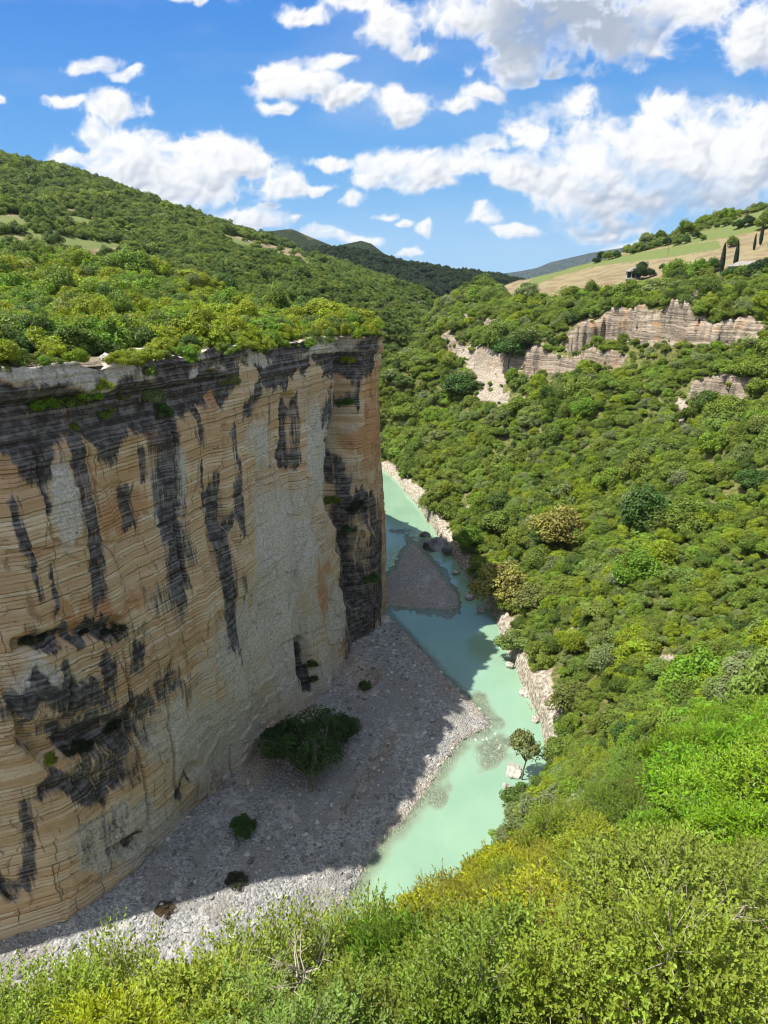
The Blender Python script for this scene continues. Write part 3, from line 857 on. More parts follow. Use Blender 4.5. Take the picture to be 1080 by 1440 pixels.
    for cu, cv, ru, rv in GREY_AREAS:
        grey = np.maximum(grey, 1 - smooth(np.hypot((uj + 12 * fbm(Q / 9, Z / 9, 0, 4, 128) - cu) / ru, (vj - cv) / rv), 0.3, 1.35))
    grey = np.maximum(grey, grey_cap)
    warm = np.zeros(Q.shape)
    for cu, cv, ru, rv in WARM_AREAS:
        warm = np.maximum(warm, 1 - smooth(np.hypot((uj + 10 * fbm(Q / 6, Z / 6, 0, 4, 130) - cu) / ru, (vj - cv) / rv), 0.2, 1.4))
    soil = np.zeros(Q.shape)
    # cap rows running back from the rim
    nb = 12
    tb = np.linspace(0.25, 5.0, nb)
    Qc, Tc = np.meshgrid(qs, tb)
    Pc = P[-1][None] - Tc
    Zc = zr[None] + 0.35 * fbm(Qc / 1.8, Tc / 1.8, 0, 4, 131) * smooth(Tc, 0, 0.6) - 0.14 * Tc
    Q, Z, P = np.vstack([Q, Qc]), np.vstack([Z, Zc]), np.vstack([P, Pc])
    ext = lambda a, b: np.vstack([a, np.broadcast_to(b, (nb, len(qs)))])
    dark, grey, warm = ext(dark, 0.12), ext(grey, 0.8), ext(warm, 0)
    soil = np.vstack([soil, smooth(Tc + 0.8 * fbm(Qc / 3, Tc / 3, 0, 3, 132), 0.9, 2.4)])
    X, Y = to_xy(Q, P)
    me = mesh_from('canyon_wall', np.stack([X.ravel(), Y.ravel(), Z.ravel()], 1), grid_faces(nz + nb, len(qs)), [M_CLIFF], True, {
        'wq': ('POINT', np.stack([Q.ravel(), np.vstack([zz, Zc]).ravel(), P.ravel()], 1)), 'dark': ('POINT', dark.ravel()), 'grey': ('POINT', grey.ravel()), 'warm': ('POINT', warm.ravel()), 'soil': ('POINT', soil.ravel())})
    struct('canyon_wall', me, 'sheer orange and grey limestone wall with dark vertical streaks')
    return Q, Z, X, Y


# ------------------------------------------------------------------ river and gravel bar
LBANK = [tuple(Pz(u, v, 0)[:2]) for u, v in [(420, 1330), (490, 1260), (530, 1190), (566, 1155), (600, 1110), (622, 1075), (650, 1040), (690, 1020), (668, 990), (640, 968), (615, 945), (600, 925), (570, 893), (540, 858), (528, 850)]]
LBANK = [(-40, 52), (-20, 60)] + LBANK + [(-20, 165)]
BAR_POLY = LBANK + [(-60, 120), (-90, 60)]


def bed_z(x, y):
    inb = in_poly(x, y, BAR_POLY)
    d, _ = poly_dist(x, y, LBANK)
    sd = np.where(inb, d, -d)
    u, v, _ = proj(x, y, 0 * x)
    n = fbm(x / 6, y / 6, 0, 4, 141)
    us_, vs_ = u + 22 * fbm(x / 7, y / 9, 0, 5, 143, 0.6), v + 22 * fbm(x / 7, y / 9, 0, 5, 144, 0.6)
    z = np.where(sd > 0, 0.1 + 1.5 * smooth(sd + n, 0, 9) + 0.05 * np.minimum(sd, 30), -0.05 - 0.24 * np.minimum(-sd, 6) - 0.10 * np.maximum(0, fbm(x / 2.5, y / 2.5, 0, 3, 148)))
    z = z + 0.5 * fbm(x / 9 + y / 30, y / 22, 0, 3, 145) * smooth(sd, 1, 6) + 0.22 * n * smooth(sd, -1, 3) + 0.08 * fbm(x / 1.5, y / 1.5, 0, 3, 142)
    # the steep cut bank of the bar, the runnel across it, and the scour hole by the wall
    z = z + 0.7 * pxmask(u, v, [(570, 900), (600, 935), (632, 968)], 14) * (sd > 0)
    z = z - 1.0 * pxmask(u, v, [(545, 1060), (515, 1110), (490, 1150)], 9) + 0.7 * pxmask(u, v, [(530, 1065), (500, 1115), (475, 1150)], 10)
    z = z - 1.5 * (1 - smooth(np.hypot((u - 513) / 24, (v - 966) / 15), 0.5, 1.1))
    # shoals: gravel under shallow water
    sh = np.zeros(np.shape(x))
    for cu, cv, ru, rv in [(590, 790, 34, 50), (560, 825, 40, 34), (665, 1010, 34, 44), (690, 1060, 40, 34), (620, 1120, 22, 40), (575, 765, 14, 20), (545, 1180, 16, 26)]:
        sh = np.maximum(sh, 1 - smooth(np.hypot((us_ - cu) / ru, (vs_ - cv) / rv), 0.2, 1.5))
    sh = sh * 0.80
    tri = in_poly(us_ * 0.5 + u * 0.5, vs_ * 0.5 + v * 0.5, [(573, 750), (600, 770), (656, 838), (648, 866), (600, 864), (545, 862), (512, 852), (520, 822), (552, 794)])
    dtri, _ = poly_dist(u, v, [(573, 750), (600, 770), (656, 838), (648, 866), (600, 864), (545, 862), (512, 852), (520, 822), (552, 794), (573, 752)])
    sh = np.maximum(sh, np.where(tri, 0.72 + 0.3 * smooth(dtri, 0, 16), 0))
    z = np.where(sd < 0, np.maximum(z, -1.3 + sh * 1.44 + 0.10 * n), z)
    return z, sd, sh, u, v


def build_river():
    xs, ys = np.arange(-75, 36, 0.45), np.concatenate([np.arange(46, 200, 0.45), np.arange(200, 352, 1.2)])
    X, Y = np.meshgrid(xs, ys)
    Z, sd, sh, u, v = bed_z(X, Y)
    wet = (1 - smooth(Z, 0.05, 0.3)) * smooth(Z, -1.5, -0.3)
    silt = np.maximum.reduce([pxmask(u, v, [(548, 1058), (517, 1110), (488, 1155)], 9, 4 * fbm(X / 3, Y / 3, 0, 3, 146)), pxmask(u, v, [(575, 905), (605, 938), (634, 972)], 12, 6 * fbm(X / 3, Y / 3, 0, 3, 147)), 0.8 * pxmask(u, v, [(490, 950), (513, 972), (535, 962)], 9)])
    wet = np.maximum(wet, 0.9 * silt * (sd > 0))
    clay = np.maximum(pxmask(u, v, [(490, 880), (470, 930), (505, 965)], 26), pxmask(u, v, [(430, 1000), (400, 1060), (350, 1110)], 20)) * 0.7
    me = mesh_from('gravel_bar', np.stack([X.ravel(), Y.ravel(), Z.ravel()], 1), grid_faces(*X.shape), [M_GRAVEL], True, {'wet': ('POINT', wet.ravel()), 'clay': ('POINT', clay.ravel())})
    struct('gravel_bar_ground', me, 'grey gravel bar and river bed at the foot of the wall')
    depth = np.clip(-Z, 0, 2)
    riff = np.maximum.reduce([1 - smooth(np.hypot((u - cu) / ru, (v - cv) / rv), 0.4, 1.2) for cu, cv, ru, rv in [(560, 805, 40, 40), (590, 780, 26, 40), (690, 1050, 40, 34), (640, 1040, 20, 40)]])
    me = mesh_from('river_water', np.stack([X.ravel(), Y.ravel(), 0 * X.ravel()], 1), grid_faces(*X.shape), [M_WATER], True, {'depth': ('POINT', depth.ravel()), 'riffle': ('POINT', riff.ravel())})
    struct('river_water', me, 'milky turquoise river at the canyon bottom')


build_right()
build_left()
WALL = build_wall()
build_river()


# ------------------------------------------------------------------ the sky in front of us: a far dome carrying blue and cumulus
def build_sky():
    st = 0.0015
    gx, gz = np.arange(-0.85, 0.85, st), np.arange(-0.06, 0.66, st)
    X, Zt = np.meshgrid(gx, gz)
    w1, w2 = fbm(X * 7, Zt * 9, 0, 3, 201), fbm(X * 7, Zt * 9, 0, 3, 202)
    w3, w4 = fbm(X * 30, Zt * 36, 0, 4, 203), fbm(X * 30, Zt * 36, 0, 4, 204)
    XW, ZW = X + 0.012 * w1 + 0.006 * w3, Zt + 0.010 * w2 + 0.006 * w4
    cov = np.full(X.shape, -1.0)
    low = np.full(X.shape, 0.0)
    for item in PUFFS.replace('\n', '').split(';'):
        u, v, ru, rv = map(float, item.split())
        d0, d1, d2 = ray(u, v), ray(u + ru, v), ray(u, v - rv)
        cx, cz = d0[0] / d0[1], d0[2] / d0[1]
        rx, rz = abs(d1[0] / d1[1] - cx), abs(d2[2] / d2[1] - cz)
        i0, i1 = np.searchsorted(gz, [cz - 3 * rz - .05, cz + 3 * rz + .05])
        j0, j1 = np.searchsorted(gx, [cx - 3 * rx - .05, cx + 3 * rx + .05])
        S = np.s_[i0:i1, j0:j1]
        dz = (ZW[S] - cz) / rz
        dz = np.where(dz < 0, dz * 1.15, dz)                  # flatter undersides
        dd = 1.0 - np.sqrt(((XW[S] - cx) / rx) ** 2 + dz ** 2)
        k = 0.25
        a, b = cov[S], dd
        h = np.clip(0.5 + 0.5 * (b - a) / k, 0, 1)
        cov[S] = a * (1 - h) + b * h + k * h * (1 - h)
    # cauliflower relief: billows of several sizes plus a fractal fray
    def billow(f, seed):
        return 1 - np.abs(vnoise(XW * f, ZW * f * 1.15, 0, seed)) * 2
    bl = 0.5 * billow(22, 211) + 0.3 * billow(47, 212) + 0.22 * billow(98, 213) + 0.12 * billow(200, 214)
    fr = fbm(XW * 18, ZW * 24, 0, 6, 215, 0.6)
    body = cov + 0.15 + 0.62 * fr + 0.34 * bl
    veil = smooth(cov + 0.9 * fr, -0.35, 0.9) * 0.5 * smooth(cov, -1.0, 0.2)
    alpha = np.maximum(smooth(body, -0.08, 0.66) * (1 - 0.4 * smooth(fbm(X * 11, Zt * 17, 0, 5, 222), 0.2, 0.7) * (1 - smooth(body, 0.7, 1.3))), veil)
    # relief: every puff is a heap of rounded bubbles; their surface is lit from the upper left, behind the viewer
    rb = np.random.default_rng(207)
    hgt = np.zeros(X.shape)
    for item in PUFFS.replace('\n', '').split(';'):
        u, v, ru, rv = map(float, item.split())
        d0, d1, d2 = ray(u, v), ray(u + ru, v), ray(u, v - rv)
        cx, cz = d0[0] / d0[1], d0[2] / d0[1]
        rx, rz = abs(d1[0] / d1[1] - cx), abs(d2[2] / d2[1] - cz)
        for k in range(int(20 + 1700 * math.sqrt(rx * rz))):
            a_ = rb.uniform(0, 6.283)
            q_ = math.sqrt(rb.random()) * 1.1
            bx, bz = cx + rx * q_ * math.cos(a_), cz + rz * q_ * math.sin(a_)
            br = min(rx, rz) * rb.uniform(0.14, 0.48) * (1.25 - 0.5 * q_) + 0.004
            base = min(rx, rz) * 0.9 * (1 - 0.75 * q_ * q_)
            i0, i1 = np.searchsorted(gz, [bz - br * 1.3 - 0.02, bz + br * 1.3 + 0.02])
            j0, j1 = np.searchsorted(gx, [bx - br * 1.3 - 0.02, bx + br * 1.3 + 0.02])
            S = np.s_[i0:i1, j0:j1]
            if i1 <= i0 or j1 <= j0:
                continue
            d2_ = (XW[S] - bx) ** 2 + (ZW[S] - bz) ** 2
            hgt[S] = np.maximum(hgt[S], np.where(d2_ < br * br, base + np.sqrt(np.maximum(br * br - d2_, 0)), 0))

    def blur(a, n):
        for ax in (0, 1):
            c_ = np.cumsum(np.concatenate([np.repeat(np.take(a, [0], ax), n + 1, ax), a, np.repeat(np.take(a, [-1], ax), n, ax)], ax), ax)
            m_ = a.shape[ax]
            a = (np.take(c_, np.arange(2 * n + 1, 2 * n + 1 + m_), ax) - np.take(c_, np.arange(0, m_), ax)) / (2 * n + 1)
        return a
    hn = hgt + 0.007 * bl * np.clip(body, 0, 1) + 0.004 * fr
    hs = blur(blur(hn, 1), 1)
    gzv, gxv = np.gradient(hs, st)
    L = np.array([-0.42, 0.66, 0.62])
    nl = (-gxv * L[0] - gzv * L[1] + L[2]) / np.sqrt(1 + gxv ** 2 + gzv ** 2)
    big = blur(blur(hn, 14), 14)
    gzb, gxb = np.gradient(big, st)
    nb_ = (-gxb * L[0] - gzb * L[1] + L[2]) / np.sqrt(1 + gxb ** 2 + gzb ** 2)
    ao = np.clip((hs - blur(hs, 9)) / 0.014, -1, 1)
    lit = 0.42 + 0.38 * nl + 0.34 * (nb_ - 0.55) + 0.26 * ao
    lit = lit + 0.30 * (1 - smooth(body, 0.2, 1.0))          # thin edges glow
    d0 = ray(800, 34)
    heavy = 1 - smooth(np.hypot((XW - d0[0] / d0[1]) / 0.13, (ZW - d0[2] / d0[1]) / 0.075), 0.4, 1.2)
    lit = lit * (1 - 0.95 * heavy * smooth(body, 0.2, 0.7))
    lit = np.clip(smooth(lit, -0.05, 0.95), 0.0, 1)[..., None]
    sh_c, li_c = np.array([0.43, 0.50, 0.62]), np.array([1.03, 1.03, 1.03])
    cl = sh_c + lit * (li_c - sh_c)
    el = np.clip(Zt / np.sqrt(1 + X * X), 0, 1)
    stops = np.array([0, 0.05, 0.14, 0.3, 0.55])
    blue = np.stack([np.interp(el, stops, c) for c in ([0.40, 0.30, 0.16, 0.068, 0.036], [0.68, 0.60, 0.455, 0.30, 0.205], [0.93, 0.92, 0.87, 0.79, 0.68])], -1)
    left = smooth(-X, -0.2, 0.6)[..., None]
    blue = blue * (1 - left * np.array([0.22, 0.10, 0.0]))
    thin = 0.12 * np.clip(fbm(X * 5, Zt * 14, 0, 5, 221) + 0.1, 0, 1)[..., None]
    col = blue * (1 - thin) + 0.9 * thin
    col = col * (1 - alpha[..., None]) + cl * alpha[..., None]
    D = np.stack([X, np.ones(X.shape), Zt], -1)
    D = D / np.linalg.norm(D, axis=-1, keepdims=True) * 30000
    D[..., 2] += CH
    m, t, out = new_mat('sky light')
    em = nd(t, 'ShaderNodeEmission', {'Color': attr(t, 'skycol').outputs['Color'], 'Strength': 1.0 / 2 ** EXPOSURE})
    t.links.new(em.outputs[0], out.inputs[0])
    m.cycles.emission_sampling = 'NONE'
    me = mesh_from('sky', D.reshape(-1, 3), grid_faces(*X.shape), [m], True, {'skycol': ('POINT', col.reshape(-1, 3))})
    struct('sky', me, 'blue sky with white cumulus clouds')


build_sky()


# ------------------------------------------------------------------ far hills and the mountain at the end of the valley
def ridge(name, label, crest, Y, depth, drop, mat, seed, amp):
    us = np.linspace(crest[0][0], crest[-1][0], 260)
    vs = np.interp(us, [c[0] for c in crest], [c[1] for c in crest])
    tt = np.linspace(-1, 1, 90)
    rows = []
    for t_ in tt:
        pts = np.array([PY(u, v, Y) for u, v in zip(us, vs)])
        y = Y + t_ * depth
        x = pts[:, 0] * (1 + 0.15 * t_ * depth / Y)
        z = pts[:, 2] - drop * np.abs(t_) ** 1.25
        n = amp * (fbm(x / (amp * 9), np.full_like(x, y / (amp * 9)), 0, 5, seed)) * min(1, abs(t_) * 4)
        rows.append(np.stack([x, np.full_like(x, y), z + n], 1))
    V = np.array(rows).reshape(-1, 3)
    struct(name, mesh_from(name, V, grid_faces(len(tt), len(us)), [mat], True), label)
    return rows


def mat_hill(name, a, b, c, sc_):
    m, t, out = new_mat(name)
    pos = nd(t, 'ShaderNodeNewGeometry').outputs['Position']
    n1 = noise(t, pos, sc_, 6, 0.65)
    n2 = noise(t, pos, sc_ * 12, 4, 0.65)
    col = mixc(t, ramp(t, n2, 0.35, 0.65), a, b)
    col = mixc(t, ramp(t, n1, 0.58, 0.66), col, c)
    principled(t, out, col, 0.95, bump(t, n2, 1.0, 0.4 / sc_), 0.1)
    return m


M_HILL = mat_hill('far scrub', (0.02, 0.04, 0.013), (0.06, 0.085, 0.025), (0.13, 0.13, 0.05), 0.012)
M_HILL2 = mat_hill('far woods', (0.014, 0.032, 0.012), (0.04, 0.07, 0.02), (0.09, 0.11, 0.035), 0.012)
M_MOUNT = mat_hill('far mountain', (0.045, 0.075, 0.05), (0.09, 0.115, 0.08), (0.30, 0.29, 0.26), 0.0012)
RIDGE_ROWS = ridge('wooded_ridge', 'dark wooded ridge closing the gorge', [(430, 352), (480, 352), (520, 357), (560, 370), (600, 376), (640, 383), (700, 390), (760, 402), (830, 420)], 1250, 420, 190, M_HILL2, 301, 9)
ridge('scrub_hill', 'two rounded scrub hills beyond the left slope', [(250, 345), (330, 333), (375, 325), (410, 321), (440, 334), (470, 346), (508, 338), (522, 342), (540, 356), (580, 372), (650, 395)], 2300, 700, 420, M_HILL, 302, 14)
ridge('distant_mountain', 'hazy blue mountain range beyond the valley', [(640, 410), (690, 394), (708, 384), (730, 381), (756, 376), (775, 368), (800, 362), (830, 355), (870, 349), (930, 338), (1000, 330), (1090, 325)], 8500, 2200, 1000, M_MOUNT, 303, 60)


# ------------------------------------------------------------------ plants: crowns, stems
def tube(pts, rad, n=5):
    pts = np.asarray(pts, float)
    d = np.gradient(pts, axis=0)
    d /= np.linalg.norm(d, axis=1, keepdims=True) + 1e-9
    up = np.where(np.abs(d[:, 2:3]) > 0.9, np.array([[1., 0, 0]]), np.array([[0., 0, 1.]]))
    a = np.cross(d, up); a /= np.linalg.norm(a, axis=1, keepdims=True) + 1e-9
    b = np.cross(d, a)
    th = np.arange(n) * 2 * math.pi / n
    V = pts[:, None] + np.asarray(rad)[:, None, None] * (a[:, None] * np.cos(th)[None, :, None] + b[:, None] * np.sin(th)[None, :, None])
    F = []
    for i in range(len(pts) - 1):
        for k in range(n):
            F.append((i * n + k, i * n + (k + 1) % n, (i + 1) * n + (k + 1) % n, (i + 1) * n + k))
    return V.reshape(-1, 3), np.array(F)


def join(parts):
    V, F, o = [], [], 0
    for v, f in parts:
        V.append(v); F.append(f + o); o += len(v)
    return np.vstack(V), np.vstack(F)


def unit(v):
    return v / (np.linalg.norm(v, axis=-1, keepdims=True) + 1e-9)


def clump_centres(r, n, H, base, flat=1.0, spread=0.68):
    """lobes of a crown of unit radius: centres and radii"""
    c = unit(r.normal(size=(n, 3)))
    c[:, 2] = np.abs(c[:, 2]) * 1.0 - 0.25 * r.random(n)
    c *= (spread * r.uniform(0.55, 1.12, n))[:, None]
    c[:, 2] = base + (c[:, 2] + 0.25) * H * flat
    rad = r.uniform(0.2, 0.42, n)
    return c, rad


def crown_mesh(name, seed, n_cl=22, per=150, ls=0.13, H=0.85, base=0.35, gap=0.0, narrow=1.0, mat=None, spread=0.68):
    r = np.random.default_rng(seed)
    c, rad = clump_centres(r, n_cl, H, base, 1.0, spread)
    c[:, :2] *= narrow
    c[:, :2] += r.normal(size=2) * 0.06
    keep = r.random(n_cl) > gap
    V, N, lv = [], [], []
    for cc, rr, k in zip(c, rad, keep):
        if not k:
            continue
        d = unit(r.normal(size=(per, 3)) + np.array([0, 0, 0.25]))
        rr3 = rr * r.uniform(0.62, 1.08, per)[:, None]
        P = cc + d * rr3 * np.array([1, 1, 0.82])
        V.append(P)
        N.append(unit(d * 0.75 + np.array([0, 0, 0.6]) + r.normal(size=(per, 3)) * 0.55))
        lv.append(np.clip(r.normal(0.5, 0.2) + r.normal(0, 0.16, per), 0, 1))
    P, N, lv = np.vstack(V), np.vstack(N), np.hstack(lv)
    n = len(P)
    T = unit(np.cross(N, r.normal(size=(n, 3))))
    B = np.cross(N, T)
    L = ls * r.uniform(0.6, 1.25, n)[:, None]
    q = np.stack([P - T * L * 0.62, P + B * L * 0.42 - N * L * 0.12, P + T * L * 0.62, P - B * L * 0.42 - N * L * 0.12], 1).reshape(-1, 3)
    F = np.arange(4 * n).reshape(n, 4)
    return mesh_from(name, q, F, [mat or M_LEAF], False, {'lv': ('FACE', lv)}), c[keep], rad[keep]


def trunk_mesh(name, seed, c, base=0.35, r0=0.07, lean=0.1, nb=5, mat=None, start=-0.25):
    r = np.random.default_rng(seed)
    fork = np.array([r.normal() * lean * 0.5, r.normal() * lean * 0.5, base * 0.75])
    parts = [tube([(0, 0, start), (fork * [0.4, 0.4, 0.45]), fork], [r0 * 1.25, r0, r0 * 0.8], 6)]
    idx = np.argsort(-c[:, 2])
    for i in r.choice(len(c), min(nb, len(c)), replace=False):
        e = c[i]
        mid = fork * 0.5 + e * 0.5 + r.normal(size=3) * 0.07
        parts.append(tube([fork, mid, e], [r0 * 0.6, r0 * 0.42, r0 * 0.18], 5))
    V, F = join(parts)
    return mesh_from(name, V, F, [mat or M_BARK], True)


def twig_crown(name, seed, twigs, per, ll, lw, H=0.9, base=0.25, n_cl=24, curl=0.5, erect=0.35, twig_len=0.24, mat=None):
    """close-up crown: every leaf sits on a twig"""
    r = np.random.default_rng(seed)
    c, rad = clump_centres(r, n_cl, H, base, 1.0, 0.72)
    k = r.integers(0, n_cl, twigs)
    d0 = unit(r.normal(size=(twigs, 3)) + np.array([0, 0, 0.3]))
    s = c[k] + d0 * (rad[k] * r.uniform(0.35, 0.95, twigs))[:, None]
    d = unit(d0 + np.array([0, 0, erect]) + r.normal(size=(twigs, 3)) * 0.3)
    tl = twig_len * r.uniform(0.6, 1.2, twigs)
    u = unit(np.cross(d, r.normal(size=(twigs, 3))))
    w = np.cross(d, u)
    j = np.arange(per)
    f = (j + 0.5) / per
    ph = j * 2.4
    P = s[:, None] + d[:, None] * (tl[:, None] * f)[..., None]
    rd = u[:, None] * np.cos(ph)[None, :, None] + w[:, None] * np.sin(ph)[None, :, None]
    ang = (1.15 - 0.75 * f)[None, :, None]
    ax = unit(d[:, None] * np.cos(ang) + rd * np.sin(ang) + r.normal(size=(twigs, per, 3)) * 0.16)
    P, ax, d2 = P.reshape(-1, 3), ax.reshape(-1, 3), np.repeat(d, per, 0)
    n = len(P)
    sidev = unit(np.cross(ax, np.array([0, 0, 1.0]) + 0.35 * d2 + 0.38 * r.normal(size=(n, 3))))
    nor = np.cross(sidev, ax)
    nor *= np.sign(nor[:, 2:3] + 0.25)
    L = ll * r.uniform(0.65, 1.2, n)[:, None]
    W = lw * r.uniform(0.75, 1.15, n)[:, None]
    tip = P + ax * L - nor * L * 0.22 * curl
    m1, m2 = P + ax * L * 0.33 + nor * L * 0.03, P + ax * L * 0.7 - nor * L * 0.06 * curl
    w1, w2 = W * 0.92 + 0 * L, W * 0.78 + 0 * L
    q = np.stack([P, m1 + sidev * w1 + nor * W * 0.3, m2 + sidev * w2 + nor * W * 0.25, tip, m2 - sidev * w2 + nor * W * 0.25, m1 - sidev * w1 + nor * W * 0.3], 1).reshape(-1, 3)
    base_i = np.arange(n)[:, None] * 6
    F = np.vstack([base_i + np.array([[0, 1, 2, 3]]), base_i + np.array([[0, 3, 4, 5]])])
    lvt = np.clip(np.repeat(r.normal(0.5, 0.25, twigs) + 0.0, per) + r.normal(0, 0.14, n), 0, 1)
    me = mesh_from(name, q, F, [mat or M_LEAF], False, {'lv': ('FACE', np.r_[lvt, lvt])})
    stems = []
    for i in r.choice(n_cl, 12, replace=False):
        b = np.array([r.normal() * 0.06, r.normal() * 0.06, -0.3])
        stems.append(tube([b, b * 0.4 + c[i] * 0.45 + r.normal(size=3) * 0.05, c[i] * 0.98, c[i] + unit(c[i]) * rad[i] * 0.3], [0.014, 0.010, 0.006, 0.002], 4))
    for i in r.choice(twigs, min(twigs, 260), replace=False):
        stems.append(tube([s[i] - d[i] * tl[i] * 0.8, s[i], s[i] + d[i] * tl[i] * 0.8], [0.004, 0.003, 0.001], 3))
    V, Fs = join([x for x in stems])
    return me, mesh_from(name + '_stem', V, Fs, [M_DRYWOOD], True)


SHRUBS = []
for i in range(7):
    me, c, rad = crown_mesh('shrub_crown', 400 + i, 30 + i, 230, 0.098 - 0.003 * i, 0.66 + 0.07 * (i % 4), 0.2 + 0.04 * (i % 3), 0.05 * (i % 3), 1.0 + 0.1 * (i % 2), spread=0.92)
    SHRUBS.append((me, trunk_mesh('shrub_stem', 420 + i, c, 0.3, 0.05)))
TREES = []
for i in range(4):
    me, c, rad = crown_mesh('tree_crown', 440 + i, 44, 190, 0.085, 1.0 + 0.12 * (i % 2), 0.6, 0.08)
    TREES.append((me, trunk_mesh('tree_trunk', 450 + i, c, 0.6, 0.06)))
FARCROWN = [crown_mesh('far_crown', 460 + i, 13, 46, 0.27, 0.85, 0.3)[0] for i in range(4)]
cyp = np.random.default_rng(470)


def cypress_mesh():
    n = 2600
    h = cyp.random(n) ** 0.8
    rr = 0.5 * np.sin(np.clip(h * 0.93 + 0.07, 0, 1) * math.pi) ** 0.6 * (1 - 0.45 * h)
    a = cyp.random(n) * 6.283
    P = np.stack([rr * np.cos(a), rr * np.sin(a), 0.25 + h * 5.2], 1) * cyp.uniform(0.85, 1.08, (n, 1)) ** np.array([[1, 1, 0.2]])
    N = unit(np.stack([np.cos(a), np.sin(a), 0.5 + 0 * a], 1) + cyp.normal(size=(n, 3)) * 0.4)
    T = unit(np.cross(N, np.cross(N, np.array([0, 0, 1.]))) * -1 + cyp.normal(size=(n, 3)) * 0.2)
    B = np.cross(N, T)
    L = 0.2
    q = np.stack([P - T * L, P + B * L * .4, P + T * L, P - B * L * .4], 1).reshape(-1, 3)
    return mesh_from('cypress_crown', q, np.arange(4 * n).reshape(n, 4), [M_LEAF], False, {'lv': ('FACE', cyp.random(n))})


CYP = cypress_mesh()
V, F = tube([(0, 0, -0.6), (0, 0, 0.4), (0, 0, 3)], [0.12, 0.1, 0.04], 6)
CYP_T = mesh_from('cypress_trunk', V, F, [M_BARK], True)
CLOSE = {'oval': [twig_crown('oval_leaf_crown', 480 + i, 1500, 9, 0.062, 0.017, 0.8 + 0.1 * i, 0.2, 26) for i in range(3)],
         'tiny': [twig_crown('small_leaf_crown', 490 + i, 2300, 10, 0.038, 0.0115, 0.85, 0.2, 24, 0.3, 0.35, 0.19) for i in range(3)],
         'lance': [twig_crown('narrow_leaf_crown', 500 + i, 1500, 11, 0.085, 0.011, 0.85, 0.2, 22, 0.9, 0.7, 0.26) for i in range(2)],
         'sparse': [twig_crown('sparse_crown', 510 + i, 620, 8, 0.055, 0.016, 1.1, 0.2, 18, 0.4, 0.7, 0.3) for i in range(2)]}


def plant(name, label, cat, loc, meshes, R, rz, color, group, hz=1.0, parts=('crown', 'trunk')):
    o = thing(name, label, cat, loc, rz, group)
    o.scale = (R, R, R * hz)
    a = link(parts[0], meshes[0], o)
    a.color = (*color, 1)
    if meshes[1] is not None:
        link(parts[1], meshes[1], o)
    return o


def vis(P, fn, n=48, clear=0.6):
    """which of points P (n,3) the eye sees over the land given by fn"""
    ok = np.ones(len(P), bool)
    E0 = np.array([0, 0, CH])
    for f in np.linspace(0.06, 0.985, n):
        q = E0 + (P - E0) * f
        ok &= fn(q[:, 0], q[:, 1]) < q[:, 2] + clear
    return ok


def jitter_grid(x0, x1, y0, y1, s, r):
    X, Y = np.meshgrid(np.arange(x0, x1, s), np.arange(y0, y1, s))
    X = X + r.uniform(-0.48, 0.48, X.shape) * s
    Y = Y + r.uniform(-0.48, 0.48, Y.shape) * s
    return X.ravel(), Y.ravel()


def frustum(x, y, z, mu=90, mv=120):
    u, v, d = proj(x, y, z)
    return (u > -mu) & (u < 1080 + mu) & (v > -100) & (v < 1440 + mv) & (y > 1), u, v, d


# ------------------------------------------------------------------ where plants stand on the right-hand slope
def scatter_right():
    r = np.random.default_rng(601)
    out = []
    for (y0, y1, s) in [(24, 130, 1.75), (130, 240, 2.1), (240, 420, 2.9), (420, 900, 4.6)]:
        x, y = jitter_grid(-30, 320 if y1 < 900 else 420, y0, y1, s, r)
        m = np.abs(x) < 0.72 * y + 6
        x, y = x[m], y[m]
        z, rock, bank, sd = z_B(x, y, want_rock=True)
        front = np.zeros(len(x), bool)
        for pl, hgt in BAND_XY:
            dd_, ss_ = poly_dist(x, y, pl)
            front |= (-dd_ * ss_ < 0.5) & (dd_ < 0.62 * hgt)
        ok, u, v, d = frustum(x, y, z)
        _, vt, _ = proj(x, y, z + 1.3 * s)
        near = (y < 40) & (z > 45)
        fld = (in_poly(u, v, FIELD_R) | in_poly(u, vt, FIELD_R)) & (z > 66) & (y > 250)
        scar = np.zeros(len(x), bool)
        for cu, cv, ru, rv in SCARS:
            scar |= np.hypot((u - cu) / (ru * 0.9), (v - cv) / (rv * 0.9)) < 1
        pr = np.where(rock > 0.35, 0.34, 1.0) * np.where(bank > 0.3, 0.12, 1.0) * np.where(scar, 0.2, 1) * np.where(fld, 0.0, 1.0)
        gapn = fbm(x / 9, y / 9, 0, 3, 611)
        pr *= np.where(gapn < -0.62, 0.25, 1.0)
        keep = ok & (sd > 1.6) & ~near & (r.random(len(x)) < pr)
        # tall crowns next the bank near the eye stay clear of the water view
        x, y, z, rock = x[keep], y[keep], z[keep], rock[keep]
        big = fbm(x / 14, y / 14, 0, 2, 612)
        R = s * (0.66 + 0.55 * r.random(len(x)) ** 1.5 + 0.3 * np.clip(big, -0.5, 1)) * np.where(r.random(len(x)) < 0.10, 1.75, 1) * np.where(r.random(len(x)) < 0.25, 0.7, 1)
        R *= np.where((y > 425) & (z > 80), 0.5, 1) * np.where((rock > 0.3) | scar[keep], 0.55, 1) * np.where(front[keep], 0.5, 1)
        out.append(np.stack([x, y, z, R], 1))
    return np.vstack(out)


